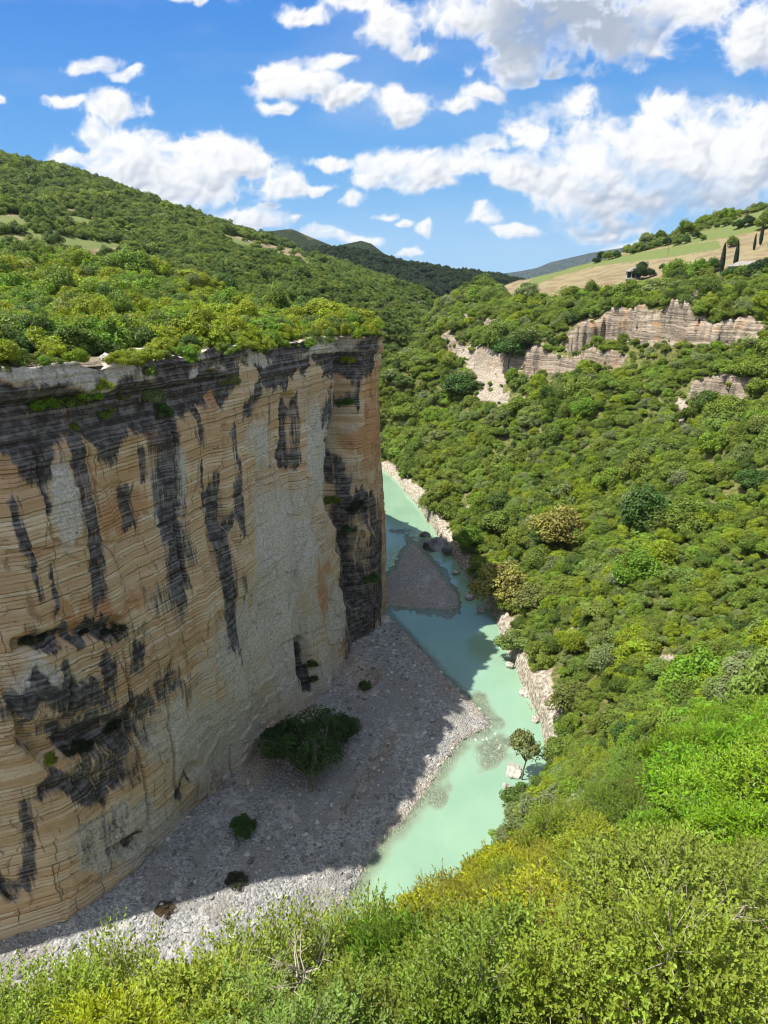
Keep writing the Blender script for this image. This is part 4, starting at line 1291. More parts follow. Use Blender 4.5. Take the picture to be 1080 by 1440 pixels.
def scatter_left():
    r = np.random.default_rng(602)
    out = []
    qs = []
    for (t0, t1, s) in [(0.3, 4, 1.9), (4, 60, 2.5), (60, 200, 3.4), (200, 1150, 4.8)]:
        q, p = jitter_grid(20, 1150, t0, t1, s, r)
        x, y = to_xy(q, rim_p(q) - p)
        z = z_A(x, y)
        ok, u, v, d = frustum(x, y, z)
        fld = np.zeros(len(x), bool)
        for pl in CLEAR_A:
            fld |= in_poly(u, v, pl)
        fld &= y > 150
        grassy = smooth(fbm(x / 55, y / 75, 0, 4, 623), 0.06, 0.26) * (p > 120)
        bare = (p < 5.5) & (q > 56) & (q < 77) & (fbm(q / 5, p / 5, 0, 3, 621) > -0.25) | (p < 3) & (fbm(q / 7, p / 7, 0, 3, 622) > 0.25)
        pr = np.where(fld, 0.03, 1.0) * (1 - 0.8 * grassy) * np.where(bare & (q < 150), 0.05, 1)
        keep = ok & (r.random(len(x)) < pr) & ~((q > 150) & (q < 230) & (p < 3))
        x, y, z, p = x[keep], y[keep], z[keep], p[keep]
        R = s * (0.66 + 0.5 * r.random(len(x))) * np.where(r.random(len(x)) < 0.1, 1.4, 1) * np.where(p < 5, 0.75, 1)
        k3 = np.ones(len(x), bool)
        u3, v3, _ = proj(x, y, z)
        for cu, cv, ru, rv in FAR_ROCKS:
            k3 &= ~((np.hypot((u3 - cu) / ru, (v3 - cv) / rv) < 0.9) & (y > 350) & (r.random(len(x)) < 0.85))
        out.append(np.stack([x, y, z, R], 1)[k3])
    return np.vstack(out)


GN = {}


def gn_group(srcs, mat, key):
    g = bpy.data.node_groups.new('plants_' + key, 'GeometryNodeTree')
    g.interface.new_socket('Geometry', in_out='INPUT', socket_type='NodeSocketGeometry')
    g.interface.new_socket('Geometry', in_out='OUTPUT', socket_type='NodeSocketGeometry')
    gi, go = nd(g, 'NodeGroupInput'), nd(g, 'NodeGroupOutput')
    jn = nd(g, 'GeometryNodeJoinGeometry')
    for s in srcs:
        oi = nd(g, 'GeometryNodeObjectInfo', transform_space='ORIGINAL')
        oi.inputs['Object'].default_value = s
        sm = nd(g, 'GeometryNodeSetMaterial', {'Geometry': oi.outputs['Geometry']})
        sm.inputs['Material'].default_value = mat
        gti = nd(g, 'GeometryNodeGeometryToInstance', {0: sm.outputs[0]})
        g.links.new(gti.outputs[0], jn.inputs[0])

    def na(name, typ):
        n = nd(g, 'GeometryNodeInputNamedAttribute', data_type=typ)
        n.inputs['Name'].default_value = name
        return n.outputs['Attribute']
    ip = nd(g, 'GeometryNodeInstanceOnPoints', {'Points': gi.outputs[0], 'Instance': jn.outputs[0]})
    ip.inputs['Pick Instance'].default_value = True
    g.links.new(na('pick', 'INT'), ip.inputs['Instance Index'])
    g.links.new(na('rot', 'FLOAT_VECTOR'), ip.inputs['Rotation'])
    g.links.new(na('size', 'FLOAT_VECTOR'), ip.inputs['Scale'])
    g.links.new(ip.outputs[0], go.inputs[0])
    return g


def mass(name, label, P, R, srcs, mat, seed, hz=(0.85, 1.2), sink=0.12):
    r = np.random.default_rng(seed)
    n = len(P)
    me = bpy.data.meshes.new(name)
    me.vertices.add(n)
    Q = np.array(P, np.float32)
    Q[:, 2] -= sink * R
    me.vertices.foreach_set('co', Q.ravel())
    a = me.attributes.new('pick', 'INT', 'POINT'); a.data.foreach_set('value', r.integers(0, len(srcs), n).astype(np.int32))
    a = me.attributes.new('rot', 'FLOAT_VECTOR', 'POINT')
    a.data.foreach_set('vector', np.stack([r.normal(0, 0.16, n), r.normal(0, 0.16, n), r.uniform(0, 6.28, n)], 1).astype(np.float32).ravel())
    a = me.attributes.new('size', 'FLOAT_VECTOR', 'POINT')
    a.data.foreach_set('vector', np.stack([R * r.uniform(0.8, 1.35, n), R * r.uniform(0.8, 1.35, n), R * r.uniform(*hz, n) * r.uniform(0.8, 1.2, n)], 1).astype(np.float32).ravel())
    o = link(name, me, kind='stuff', label=label, category='vegetation')
    md = o.modifiers.new('plants', 'NODES')
    md.node_group = gn_group(srcs, mat, name)
    return o


# ---- landmark plants (each from its own place in the photo; R in metres)
def on_right(u, v):
    return hit(u, v, z_B)


def at_px(u, v, fn, lo=3.0):
    return hit(u, v, fn, lo)


LAND_TREES = [  # foot pixel, crown radius in photo px, mesh, colour, label, height factor
    (702, 850, 46, 0, GB, 'golden brown crowned tree leaning over the river bank rocks', 1.15), (782, 770, 44, 1, GB, 'large olive and gold tree above the golden tree by the river', 1.05), (748, 860, 32, 2, (0.17, 0.19, 0.045), 'pale yellow green tree right of the golden tree by the bank', 1.1),
    (900, 750, 44, 3, DG, 'large dark round evergreen in the middle of the right slope', 1.15), (648, 560, 28, 0, DG, 'dark tree on the slope left of the pale landslip scar', 1.1), (716, 512, 30, 1, DG, 'dark broad tree growing in front of the left end of the rock band', 0.9), (700, 755, 34, 2, OG, 'olive tree behind the golden tree above the bend of the river', 1.0),
    (660, 775, 24, 3, BG, 'fresh green tree over the dark rocks at the river bend', 1.2), (800, 1000, 36, 0, (0.13, 0.15, 0.03), 'yellowish tree above the lower end of the pale river bank', 1.0), (760, 800, 26, 3, OG, 'small olive tree between the two golden trees', 1.0), (820, 590, 22, 1, BG, 'bright green round tree under the rock band', 1.0), (870, 830, 26, 2, GG, 'greyish green tree low on the right slope', 1.0),
    (1060, 690, 26, 0, DG, 'dark evergreen near the right end of the slope', 1.0), (960, 690, 22, 1, GG, 'grey leaved tree above the large dark evergreen', 1.0)]
for u, v, rp, k, colr, lab, hz in LAND_TREES:
    p = on_right(u, v)
    dep = np.hypot(np.hypot(p[0], p[1]), p[2] - CH)
    R = rp / FPX * dep * 0.92
    plant('slope_tree', lab, 'tree', p - [0, 0, 0.2 * R], TREES[k], R, random.random() * 6, colr, 'trees on the right canyon slope', hz * 0.85)

FIELD_TREES = [(902, 378, 8, 'dark round tree on the lower edge of the dry field'), (899, 392, 12, 'broad dark bush below the round tree by the dry field'), (914, 390, 9, 'dark bush beside the broad bush under the field'), (932, 380, 6, 'slim tree on the field edge left of the pavilion trees'), (949, 390, 15, 'large green tree left of the pavilion'), (964, 392, 14, 'green tree just behind the pavilion'), (984, 386, 15, 'bright green tree right of the pavilion'), (1001, 382, 12, 'green tree between pavilion and cypresses'),
               (1044, 394, 16, 'greyish tree in front of the white house'), (1028, 396, 14, 'green bush before the left end of the white house'), (1068, 396, 22, 'tall willowy tree beside the white house'), (1028, 347, 9, 'lone round tree in the middle of the dry field'), (925, 347, 6, 'small round tree on the upper field edge, first of the row'), (938, 345, 7, 'dark tree in the upper field edge row'), (951, 345, 7, 'bushy tree in the upper field edge row'), (965, 342, 7, 'light green tree in the upper field edge row'), (980, 335, 7, 'pale tree at the high end of the field edge row'), (988, 338, 5, 'little tree under the pale tree of the field edge row'),
               (890, 357, 5, 'small tree on the hill crest near the distant mountain'), (904, 353, 5, 'second small tree on the crest by the distant mountain'), (1020, 318, 8, 'dark upright tree high on the grassy hill'), (1037, 322, 8, 'slender tree beside the dark upright tree on the hill'), (1052, 318, 10, 'tall light tree on the grassy hill'), (1075, 322, 14, 'dark spreading tree at the top right of the hill'), (1008, 320, 4, 'tiny bush on the grassy hill'), (846, 366, 8, 'dark tree in the clump at the left end of the dry field'), (856, 365, 9, 'middle tree of the clump at the left end of the dry field'), (866, 363, 7, 'right tree of the clump at the left end of the dry field'), (838, 370, 6, 'lowest tree of the clump at the left end of the dry field'), (1064, 290, 5, 'tree on the skyline at the right edge')]
for i, (u, v, rp, lab) in enumerate(FIELD_TREES):
    p = hit(u, v, z_B, 150)
    dep = np.hypot(np.hypot(p[0], p[1]), p[2] - CH)
    R = rp / FPX * dep
    plant('field_tree', lab, 'tree', p - [0, 0, 0.3 * R], TREES[i % 4], R, random.random() * 6, [DG, (0.03, 0.065, 0.014), OG, BG][[1, 1, 1, 0, 3, 3, 3, 0][i] if i < 8 else i % 3], 'trees round the fields', 0.9)
for u, v, hp, lab in [(1014, 384, 33, 'left dark cypress of the pair right of the pavilion'), (1033, 380, 32, 'right dark cypress of the pair right of the pavilion'), (1069, 345, 24, 'thin cypress rising over the willowy tree'), (1060, 352, 18, 'small cypress left of the thin one'), (976, 385, 16, 'small dark cypress behind the pavilion trees')]:
    p = hit(u, v, z_B, 150)
    dep = np.hypot(np.hypot(p[0], p[1]), p[2] - CH)
    s = hp / FPX * dep / 5.4
    plant('cypress', lab, 'tree', p, (CYP, CYP_T), s, random.random() * 6, (0.018, 0.038, 0.014), 'cypresses by the houses')

# ---- riverside trees
p = hit(745, 1085, z_B)
sp_me, sp_c, _ = crown_mesh('sparse_tree_crown', 700, 22, 120, 0.10, 1.0, 0.9, 0.25)
sp_t = trunk_mesh('sparse_tree_trunk', 701, sp_c, 0.8, 0.035, 0.3, 12)
plant('riverside_tree', 'thin open crowned tree standing over the shallows by the near bank', 'tree', (23.3, 99.5, 1.0), (sp_me, sp_t), 3.6, 0.5, (0.17, 0.19, 0.06), None, 1.25)
plant('riverside_tree', 'round olive tree leaning over the turquoise water at the near bank', 'tree', (29.2, 98.5, 3.0), TREES[2], 3.6, 1.0, OG, None, 1.0)
# ---- plants on the gravel bar
q_me, q_c, _ = crown_mesh('bar_tree_crown', 709, 64, 210, 0.07, 1.0, 0.6, 0.42, spread=1.0)
LEAN = np.array([-0.25, 0.8, 0.0])
q_me.vertices.foreach_set('co', (np.array([v.co[:] for v in q_me.vertices]) * [0.92, 0.8, 0.78] + LEAN).astype(np.float32).ravel())
q_c = q_c * [0.92, 0.8, 0.78] + LEAN
q_t = trunk_mesh('bar_tree_trunk', 706, q_c, 0.55, 0.05, 0.1, 26, M_BARK)


def bed(u, v):
    return hit(u, v, lambda x, y: bed_z(x, y)[0], 40)


def wall_pt(u, v):
    Q, Z, X, Y = WALL
    uu, vv, d = proj(X, Y, Z)
    k = np.argmin((uu - u) ** 2 + (vv - v) ** 2 + np.where(Q > 160, 1e6, 0))
    return np.array([X.flat[k], Y.flat[k], Z.flat[k]]), d.flat[k]


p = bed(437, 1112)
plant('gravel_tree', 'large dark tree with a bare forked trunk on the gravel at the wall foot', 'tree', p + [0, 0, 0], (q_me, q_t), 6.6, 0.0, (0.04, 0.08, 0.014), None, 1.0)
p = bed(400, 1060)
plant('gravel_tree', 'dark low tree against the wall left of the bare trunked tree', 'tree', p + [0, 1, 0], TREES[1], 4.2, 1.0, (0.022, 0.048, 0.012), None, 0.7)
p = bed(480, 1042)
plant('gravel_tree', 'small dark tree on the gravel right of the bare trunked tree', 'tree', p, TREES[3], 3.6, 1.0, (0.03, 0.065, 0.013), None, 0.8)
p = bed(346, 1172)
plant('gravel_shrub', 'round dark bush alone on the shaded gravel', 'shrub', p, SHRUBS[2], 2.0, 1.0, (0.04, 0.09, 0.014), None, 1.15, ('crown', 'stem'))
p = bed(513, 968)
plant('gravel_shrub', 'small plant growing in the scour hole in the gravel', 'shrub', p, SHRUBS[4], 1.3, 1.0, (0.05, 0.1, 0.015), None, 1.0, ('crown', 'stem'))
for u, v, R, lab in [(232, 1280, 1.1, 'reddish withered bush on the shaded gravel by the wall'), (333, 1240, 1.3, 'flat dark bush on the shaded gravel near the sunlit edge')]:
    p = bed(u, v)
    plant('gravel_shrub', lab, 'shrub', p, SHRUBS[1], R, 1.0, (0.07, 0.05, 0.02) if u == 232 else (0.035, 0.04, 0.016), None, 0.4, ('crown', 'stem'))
# ---- plants rooted in the wall
WALLP = [(60, 572, 20, BG, 'bright green bush on the dark ledge at the left end of the wall'), (96, 566, 20, OG, 'olive bush beside the bright bush on the wall ledge'), (128, 560, 20, BG, 'green bush in the middle of the wall ledge'), (146, 545, 14, YG, 'light green bush under the cap rock'), (150, 582, 16, OG, 'sprawling bush at the right end of the wall ledge'), (172, 560, 12, (0.17, 0.18, 0.06), 'pale tuft under the cap rock'), (106, 602, 9, OG, 'small bush below the wall ledge'),
         (206, 525, 17, OG, 'bush hanging over the rim beside the boulders'), (212, 560, 20, GG, 'grey green bush hanging below the rim'), (226, 582, 18, DG, 'dark bush lowest of the hanging clump'), (322, 540, 16, (0.16, 0.17, 0.05), 'pale bush alone on the dark band of the wall'), (490, 508, 11, YG, 'yellow green bush in the notch near the corner of the wall'), (489, 568, 11, DG, 'dark bush deep in the notch near the corner'), (505, 716, 15, (0.02, 0.035, 0.01), 'black looking bush in the hollow near the corner'),
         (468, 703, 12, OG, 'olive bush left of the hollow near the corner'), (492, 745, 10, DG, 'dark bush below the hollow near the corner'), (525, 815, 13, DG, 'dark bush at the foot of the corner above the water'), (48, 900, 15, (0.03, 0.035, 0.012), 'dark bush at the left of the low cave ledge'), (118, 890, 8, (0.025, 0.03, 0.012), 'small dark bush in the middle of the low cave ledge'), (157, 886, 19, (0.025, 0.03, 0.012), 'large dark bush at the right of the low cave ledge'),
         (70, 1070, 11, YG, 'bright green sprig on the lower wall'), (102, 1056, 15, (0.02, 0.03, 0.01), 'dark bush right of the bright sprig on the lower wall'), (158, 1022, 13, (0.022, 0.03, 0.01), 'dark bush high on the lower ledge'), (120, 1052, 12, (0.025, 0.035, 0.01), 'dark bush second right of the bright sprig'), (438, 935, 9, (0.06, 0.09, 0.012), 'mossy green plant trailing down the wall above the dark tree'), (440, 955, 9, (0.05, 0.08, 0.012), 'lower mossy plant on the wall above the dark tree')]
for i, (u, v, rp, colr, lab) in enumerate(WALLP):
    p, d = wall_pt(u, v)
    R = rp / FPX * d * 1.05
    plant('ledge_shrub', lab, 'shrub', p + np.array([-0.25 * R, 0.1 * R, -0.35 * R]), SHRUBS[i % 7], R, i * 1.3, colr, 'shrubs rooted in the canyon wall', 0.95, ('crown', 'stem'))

r_rim = np.random.default_rng(633)
for i in range(26):
    q_ = 50 + i * 3.75 + r_rim.uniform(-1.5, 1.5)
    if 58 < q_ < 66:
        continue
    x_, y_ = to_xy(q_, float(rim_p(q_)) + r_rim.uniform(-0.8, 0.7))
    R_ = r_rim.uniform(0.7, 1.7)
    plant('rim_shrub', ['yellow green', 'olive', 'fresh green'][i % 3] + ' shrub leaning out over the top edge of the canyon wall', 'shrub', (x_, y_, float(rim_z(q_)) - r_rim.uniform(0.2, 1.6)), SHRUBS[i % 7], R_, i * 2.1, [YG, OG, BG][i % 3], ['yellow green', 'olive', 'fresh green'][i % 3] + ' shrubs leaning over the wall edge', 1.0, ('crown', 'stem'))

# ------------------------------------------------------------------ foreground shrubs: close leaves
FORE_KINDS = [('tiny', (0.125, 0.145, 0.025), 'small leaved olive shrub'), ('oval', (0.15, 0.19, 0.015), 'yellow green glossy shrub'), ('lance', (0.075, 0.16, 0.03), 'fresh green narrow leaved shrub'), ('tiny', (0.16, 0.16, 0.03), 'dry yellowish small leaved shrub'), ('oval', (0.085, 0.15, 0.015), 'deep green broad leaved shrub')]


def fore_spots():
    r = np.random.default_rng(631)
    res = []
    x, y = jitter_grid(-26, 40, 2.6, 46, 1.75, r)
    o = np.argsort(y)
    for xx, yy in zip(x[o], y[o]):
        if abs(xx) > 0.8 * yy + 3:
            continue
        zz = float(z_B(np.array([xx]), np.array([yy]))[0])
        if zz < 45:
            continue
        res.append((xx, yy, zz))
    return res


FORE = fore_spots()
print('foreground spots', len(FORE))


def fore_kind(u, v, r):
    if u < 140:
        return ('oval', (0.242, 0.297, 0.010), 'bright yellow green leafy') if v < 1420 else ('tiny', (0.179, 0.235, 0.025), 'olive small leaved')
    if v < 1170 and u > 790:
        return ('oval', (0.161, 0.267, 0.010), 'bright green broad leaved') if u > 930 else ('tiny', (0.157, 0.213, 0.023), 'grey olive twiggy')
    if u < 430:
        return ('tiny', (0.179, 0.228, 0.029), 'olive small leaved') if r.random() < 0.75 else ('oval', (0.210, 0.253, 0.025), 'light green leafy')
    if v > 1330 and u < 790:
        return ('lance', (0.145, 0.253, 0.025), 'fresh green narrow leaved') if r.random() < 0.45 else ('tiny', (0.179, 0.235, 0.025), 'olive small leaved')
    if u < 560:
        return ('lance', (0.137, 0.260, 0.034), 'fresh green narrow leaved') if r.random() < 0.3 else ('tiny', (0.225, 0.235, 0.013), 'mustard green small leaved')
    if v < 1300 and u < 860:
        return ('oval', (0.274, 0.267, 0.008), 'yellow green dense') if r.random() < 0.45 else ('tiny', (0.232, 0.252, 0.017), 'mustard green small leaved')
    return ('tiny', (0.187, 0.235, 0.025), 'olive small leaved') if r.random() < 0.75 else ('oval', (0.210, 0.253, 0.017), 'light green leafy')


CONTOUR = np.array([(-100, 1320), (0, 1322), (60, 1315), (120, 1340), (170, 1325), (250, 1338), (330, 1335), (400, 1332), (450, 1305), (500, 1268), (560, 1222), (640, 1200), (700, 1160), (760, 1122), (830, 1075), (900, 1040), (980, 1000), (1080, 972), (1200, 950)], float)


def place_fore():
    r = np.random.default_rng(641)
    P = np.array(FORE)
    h = 1.75
    ok, u, v, d = frustum(P[:, 0], P[:, 1], P[:, 2] + h, 60, 150)
    see = vis(P + [0, 0, h], lambda x, y: z_B(x, y) + 0.9, 24, 0.3)
    n = 0
    for (x, y, z), uu, vv, dd in zip(P[ok & see], u[ok & see], v[ok & see], d[ok & see]):
        kind, colr, words_ = fore_kind(uu, vv, r)
        R = r.uniform(0.85, 1.7) * (1 + 0.012 * max(0, y - 12))
        if math.hypot(math.hypot(x, y), z + 1.5 - CH) < 5.6:
            continue
        # the hillside falls away here: shrubs keep below the line of sight to the river
        fit = False
        for k_ in range(9):
            cu, cv, cd = proj(x, y, z + 1.5 * R)
            if cv - 4 > np.interp(cu, CONTOUR[:, 0], CONTOUR[:, 1]) + r.uniform(-8, 14):
                fit = True
                break
            R *= 0.87
        if not fit or R < 0.4:
            continue
        colr = tuple(np.clip(np.array(colr) * r.uniform(0.75, 1.25) * np.array([r.uniform(0.85, 1.12), 1, r.uniform(0.8, 1.3)]), 0, 1))
        side = 'left' if uu < 360 else ('middle' if uu < 720 else 'right')
        row = 'lowest' if vv > 1330 else ('upper' if vv < 1180 else 'middle')
        meshes = CLOSE[kind][r.integers(len(CLOSE[kind]))]
        o = plant('hillside_shrub', f'{words_} shrub on the near hillside, {row} band, {side} third', 'shrub', (x, y, z - 0.1), meshes, R, r.uniform(0, 6.28), colr, f'{words_} shrubs on the near hillside', r.uniform(0.85, 1.15), ('crown', 'stem'))
        n += 1
    print('fore shrubs', n)
    return n


N_FORE = place_fore()
for x, y, hgt, k, lab in [(-5.6, 9.6, 3.0, 1, 'leafy sprays of an open bush at the far left over the shaded gravel'), (-3.1, 10.6, 3.2, 0, 'open bush with leafy sprays before the white gravel'), (-0.4, 12.4, 3.0, 1, 'open leafy bush where the gravel meets the water'), (-4.9, 9.3, 2.9, 0, 'tall open sprig of leaves rising against the shaded wall foot'), (-2.1, 10.2, 3.4, 1, 'light green open bush with bare stems rising against the sunlit gravel'), (-1.4, 11.0, 3.0, 0, 'second open bush with bare stems against the sunlit gravel'), (-4.0, 9.8, 2.4, 1, 'thin leafy sprig against the white gravel')]:
    z = float(z_B(np.array([x]), np.array([y]))[0])
    plant('hillside_shrub', lab, 'shrub', (x, y, z), CLOSE['sparse'][k], hgt * 0.46, 0.7 * k, (0.23, 0.29, 0.04), None, 1.35, ('crown', 'stem'))

# ---- slope and plateau plants: the largest to the eye are things, the rest one mass each
RP, LP = scatter_right(), scatter_left()
RP = RP[vis(RP[:, :3] + [0, 0, 1] * RP[:, 3:] * 1.0, z_B, 60, 0.5)]


def z_left(x, y):
    q, p = to_qp(x, y)
    return np.where(p < rim_p(q) - 0.5, z_A(x, y), -5.0)


LP = LP[vis(LP[:, :3] + [0, 0, 1] * LP[:, 3:] * 1.1, z_left, 60, 0.8)]
u_, v_, d_ = proj(LP[:, 0], LP[:, 1], LP[:, 2])
LP = LP[(u_ < 535) | (LP[:, 1] > 240)]
print('visible right', len(RP), 'left', len(LP))
sz = lambda P: P[:, 3] / np.linalg.norm(P[:, :3] - [0, 0, CH], axis=1)
both = np.vstack([np.c_[RP, np.zeros(len(RP))], np.c_[LP, np.ones(len(LP))]])
size = sz(both)
uu, vv, dd = proj(both[:, 0], both[:, 1], both[:, 2] + both[:, 3] * 0.8)
inside = (uu > 0) & (uu < 1080) & (vv > 0) & (vv < 1440)
order = np.argsort(-np.where(inside, size, 0))
NTHING = 296 - N_FORE - 56
pick = order[:max(NTHING, 60)]
rest = np.ones(len(both), bool)
rest[pick] = False
rr_ = np.random.default_rng(651)
HUE = [(YG, 'yellow green'), (BG, 'fresh green'), (OG, 'olive'), (DG, 'dark green'), (GG, 'grey green')]
for i in pick:
    x, y, z, R, left = both[i]
    colr, hue = HUE[rr_.choice(5, p=[0.42, 0.3, 0.15, 0.1, 0.03] if left else [0.04, 0.28, 0.33, 0.22, 0.13])]
    colr = tuple(np.array(colr) * rr_.uniform(0.85, 1.2))
    u, v = uu[i], vv[i]
    if left:
        where = 'at the rim of the canyon wall' if v > 455 else 'on the plateau above the canyon wall'
        where += ', ' + ('left end' if u < 150 else 'above its middle' if u < 350 else 'towards its far corner')
    else:
        where = ('low on the right slope near the pale bank' if u < 860 else 'low on the right slope near the close shrubs') if v > 850 else ('half way up the right slope' if v > 650 else 'high on the right slope under the rock bands')
    plant('rim_shrub' if left else 'slope_shrub', f'{hue} rounded shrub {where}', 'shrub', (x, y, z - 0.12 * R), SHRUBS[rr_.integers(7)], R, rr_.uniform(0, 6.28), colr, f'{hue} shrubs {where}', rr_.uniform(0.85, 1.2), ('crown', 'stem'))
SRC = [o for o in COL.objects if o.data and o.data.name.startswith('shrub_crown')]
src, seen = [], set()
for o in SRC:
    if o.data.name not in seen:
        seen.add(o.data.name)
        src.append(o)
tsrc, seen = [], set()
for o in COL.objects:
    if o.data and o.data.name.startswith('tree_crown') and o.data.name not in seen:
        seen.add(o.data.name)
        tsrc.append(o)
B_ = both[rest]
nearm = np.linalg.norm(B_[:, :3] - [0, 0, CH], axis=1) < 330
br, bl = B_[(B_[:, 4] == 0)], B_[(B_[:, 4] == 1)]
mass('slope_thicket', 'dense mixed green thicket covering the right canyon slope', br[:, :3], br[:, 3], src + tsrc[:3], M_MASS_SLOPE, 661)
ln = bl[:, 1] < 300
mass('plateau_thicket', 'bright green thicket covering the plateau above the wall', bl[ln][:, :3], bl[ln][:, 3], src + tsrc[:2], M_MASS_RIM, 662)
mass('hillside_wood', 'green wood covering the far hillside and gorge slopes', bl[~ln][:, :3], bl[~ln][:, 3], src[:4], M_MASS_FAR, 663, (0.9, 1.25))
# trees on the dark ridge, cloud shadow put into their leaf colour
r9 = np.random.default_rng(671)
RV = np.array(RIDGE_ROWS)[:52].reshape(-1, 3)
pickr = r9.choice(len(RV), 5200, replace=False)
rv = RV[pickr] + np.c_[r9.normal(0, 2, len(pickr)), r9.normal(0, 3, len(pickr)), np.zeros(len(pickr))]
crest = np.array(RIDGE_ROWS)[44:46].reshape(-1, 3)[r9.choice(520, 260, replace=False)]
rv = np.vstack([rv, crest])
mass('ridge_wood', 'dark wood with cloud shadow put into its colour, covering the ridge that closes the gorge', rv, r9.uniform(3.5, 7.0, len(rv)), src[:3], M_MASS_RIDGE_SHADED, 672)


# ------------------------------------------------------------------ boulders, stones
def rock_mesh(name, seed, mat, sub=4, sq=(1, 0.8, 0.55), rough=0.35):
    import bmesh
    bm = bmesh.new()
    bmesh.ops.create_icosphere(bm, subdivisions=sub, radius=1)
    co = np.array([v.co[:] for v in bm.verts])
    # planed facets, then grain
    r = np.random.default_rng(seed)
    pl = unit(r.normal(size=(16, 3)))
    off = r.uniform(0.55, 0.95, 16)
    dd_ = co @ pl.T
    s = np.min(np.where(dd_ > 0.05, off / np.maximum(dd_, 0.05), 9), axis=1)
    co = co * np.minimum(s, 1.15)[:, None]
    co *= (1 + rough * 0.35 * fbm(co[:, 0] * 2.2 + seed, co[:, 1] * 2.2, co[:, 2] * 2.2, 4, seed))[:, None]
    co *= np.array(sq)
    for v, c in zip(bm.verts, co):
        v.co = c
    me = bpy.data.meshes.new(name)
    bm.to_mesh(me)
    bm.free()
    me.materials.append(mat)
    return me


ROCKS = [rock_mesh('boulder', 800 + i, M_BOULDER, 4, [(1, 0.8, 0.5), (1, 0.7, 0.7), (1, 0.9, 0.35), (0.8, 0.8, 0.9)][i % 4]) for i in range(5)]
DROCK = [rock_mesh('dark_boulder', 820 + i, M_SHADEDROCK, 4, (1, 0.8, 0.7)) for i in range(3)]
for i, (u, v, rp, lab) in enumerate([(125, 498, 10, 'pale boulder on the rim, leftmost of the three in the clearing'), (150, 505, 13, 'flat pale boulder in the middle of the rim clearing'), (189, 497, 18, 'large grey boulder at the right of the rim clearing'), (172, 506, 6, 'small stone beside the flat boulder on the rim'), (290, 497, 11, 'pale slab on the rim right of the hanging bushes'), (438, 468, 13, 'pale pointed boulder on the rim near the corner'), (378, 489, 8, 'small pale stone on the rim short of the pointed boulder'), (346, 493, 8, 'low pale stone in the middle of the rim'), (100, 482, 8, 'stone among shrubs behind the left rim'), (66, 424, 8, 'pale stone among the plateau shrubs at the left'), (236, 404, 9, 'pale rock among the plateau shrubs')]):
    p = hit(u, v, z_A, 60)
    if v > 460:
        dq = to_qp(p[0], p[1])
        if rim_p(dq[0]) - dq[1] < 0.3 or rim_p(dq[0]) - dq[1] > 25:
            X_, Y_ = to_xy(np.array([dq[0]]), np.array([rim_p(dq[0]) - 1.6]))
            p = np.array([X_[0], Y_[0], rim_z(dq[0])])
    dep = np.linalg.norm(p - [0, 0, CH])
    R = rp / FPX * dep
    o = link('boulder', ROCKS[i % 5], None, p + [0, 0, 0.1 * R], label=lab, category='boulder')
    o.scale = (R, R, R * (1.5 if u == 438 else 0.85))
    o.rotation_euler = (0.1 * i, 0.05, i * 1.7)
for i, (u, v, rp, lab) in enumerate([(612, 768, 22, 'large dark boulder at the river bend under the trees'), (632, 776, 17, 'dark boulder right of the large one at the river bend'), (598, 752, 11, 'dark boulder upstream at the river bend')]):
    p = Pz(u, v, 0.3)
    R = rp / FPX * np.linalg.norm(p - [0, 0, CH])
    o = link('boulder', DROCK[i], None, p, label=lab, category='boulder')
    o.scale = (R, R, R)
    o.rotation_euler = (0.1, 0.2 * i, i * 1.1)
for i, (u, v, rp, lab) in enumerate([(541, 872, 13, 'pale slab at the foot of the wall corner'), (525, 880, 9, 'small slab at the wall foot'), (660, 840, 9, 'pale rock at the water edge below the golden tree'), (676, 858, 8, 'pale rock jutting into the turquoise water'), (716, 935, 8, 'pale rock on the bank along the turquoise water'), (735, 975, 8, 'pale rock on the lower bank'), (752, 1012, 7, 'pale rock at the lower end of the bank'), (640, 805, 7, 'pale rock in the shade of the bank'), (720, 1085, 14, 'brown rock under the thin riverside tree'), (715, 1110, 9, 'rock in the shallows under the riverside tree')]):
    p = Pz(u, v, 0.4)
    R = rp / FPX * np.linalg.norm(p - [0, 0, CH])
    o = link('boulder', ROCKS[(i + 2) % 5], None, p, label=lab, category='boulder')
    o.scale = (R, R, R * 1.1)
    o.rotation_euler = (0, 0.1 * i, i * 2.1)


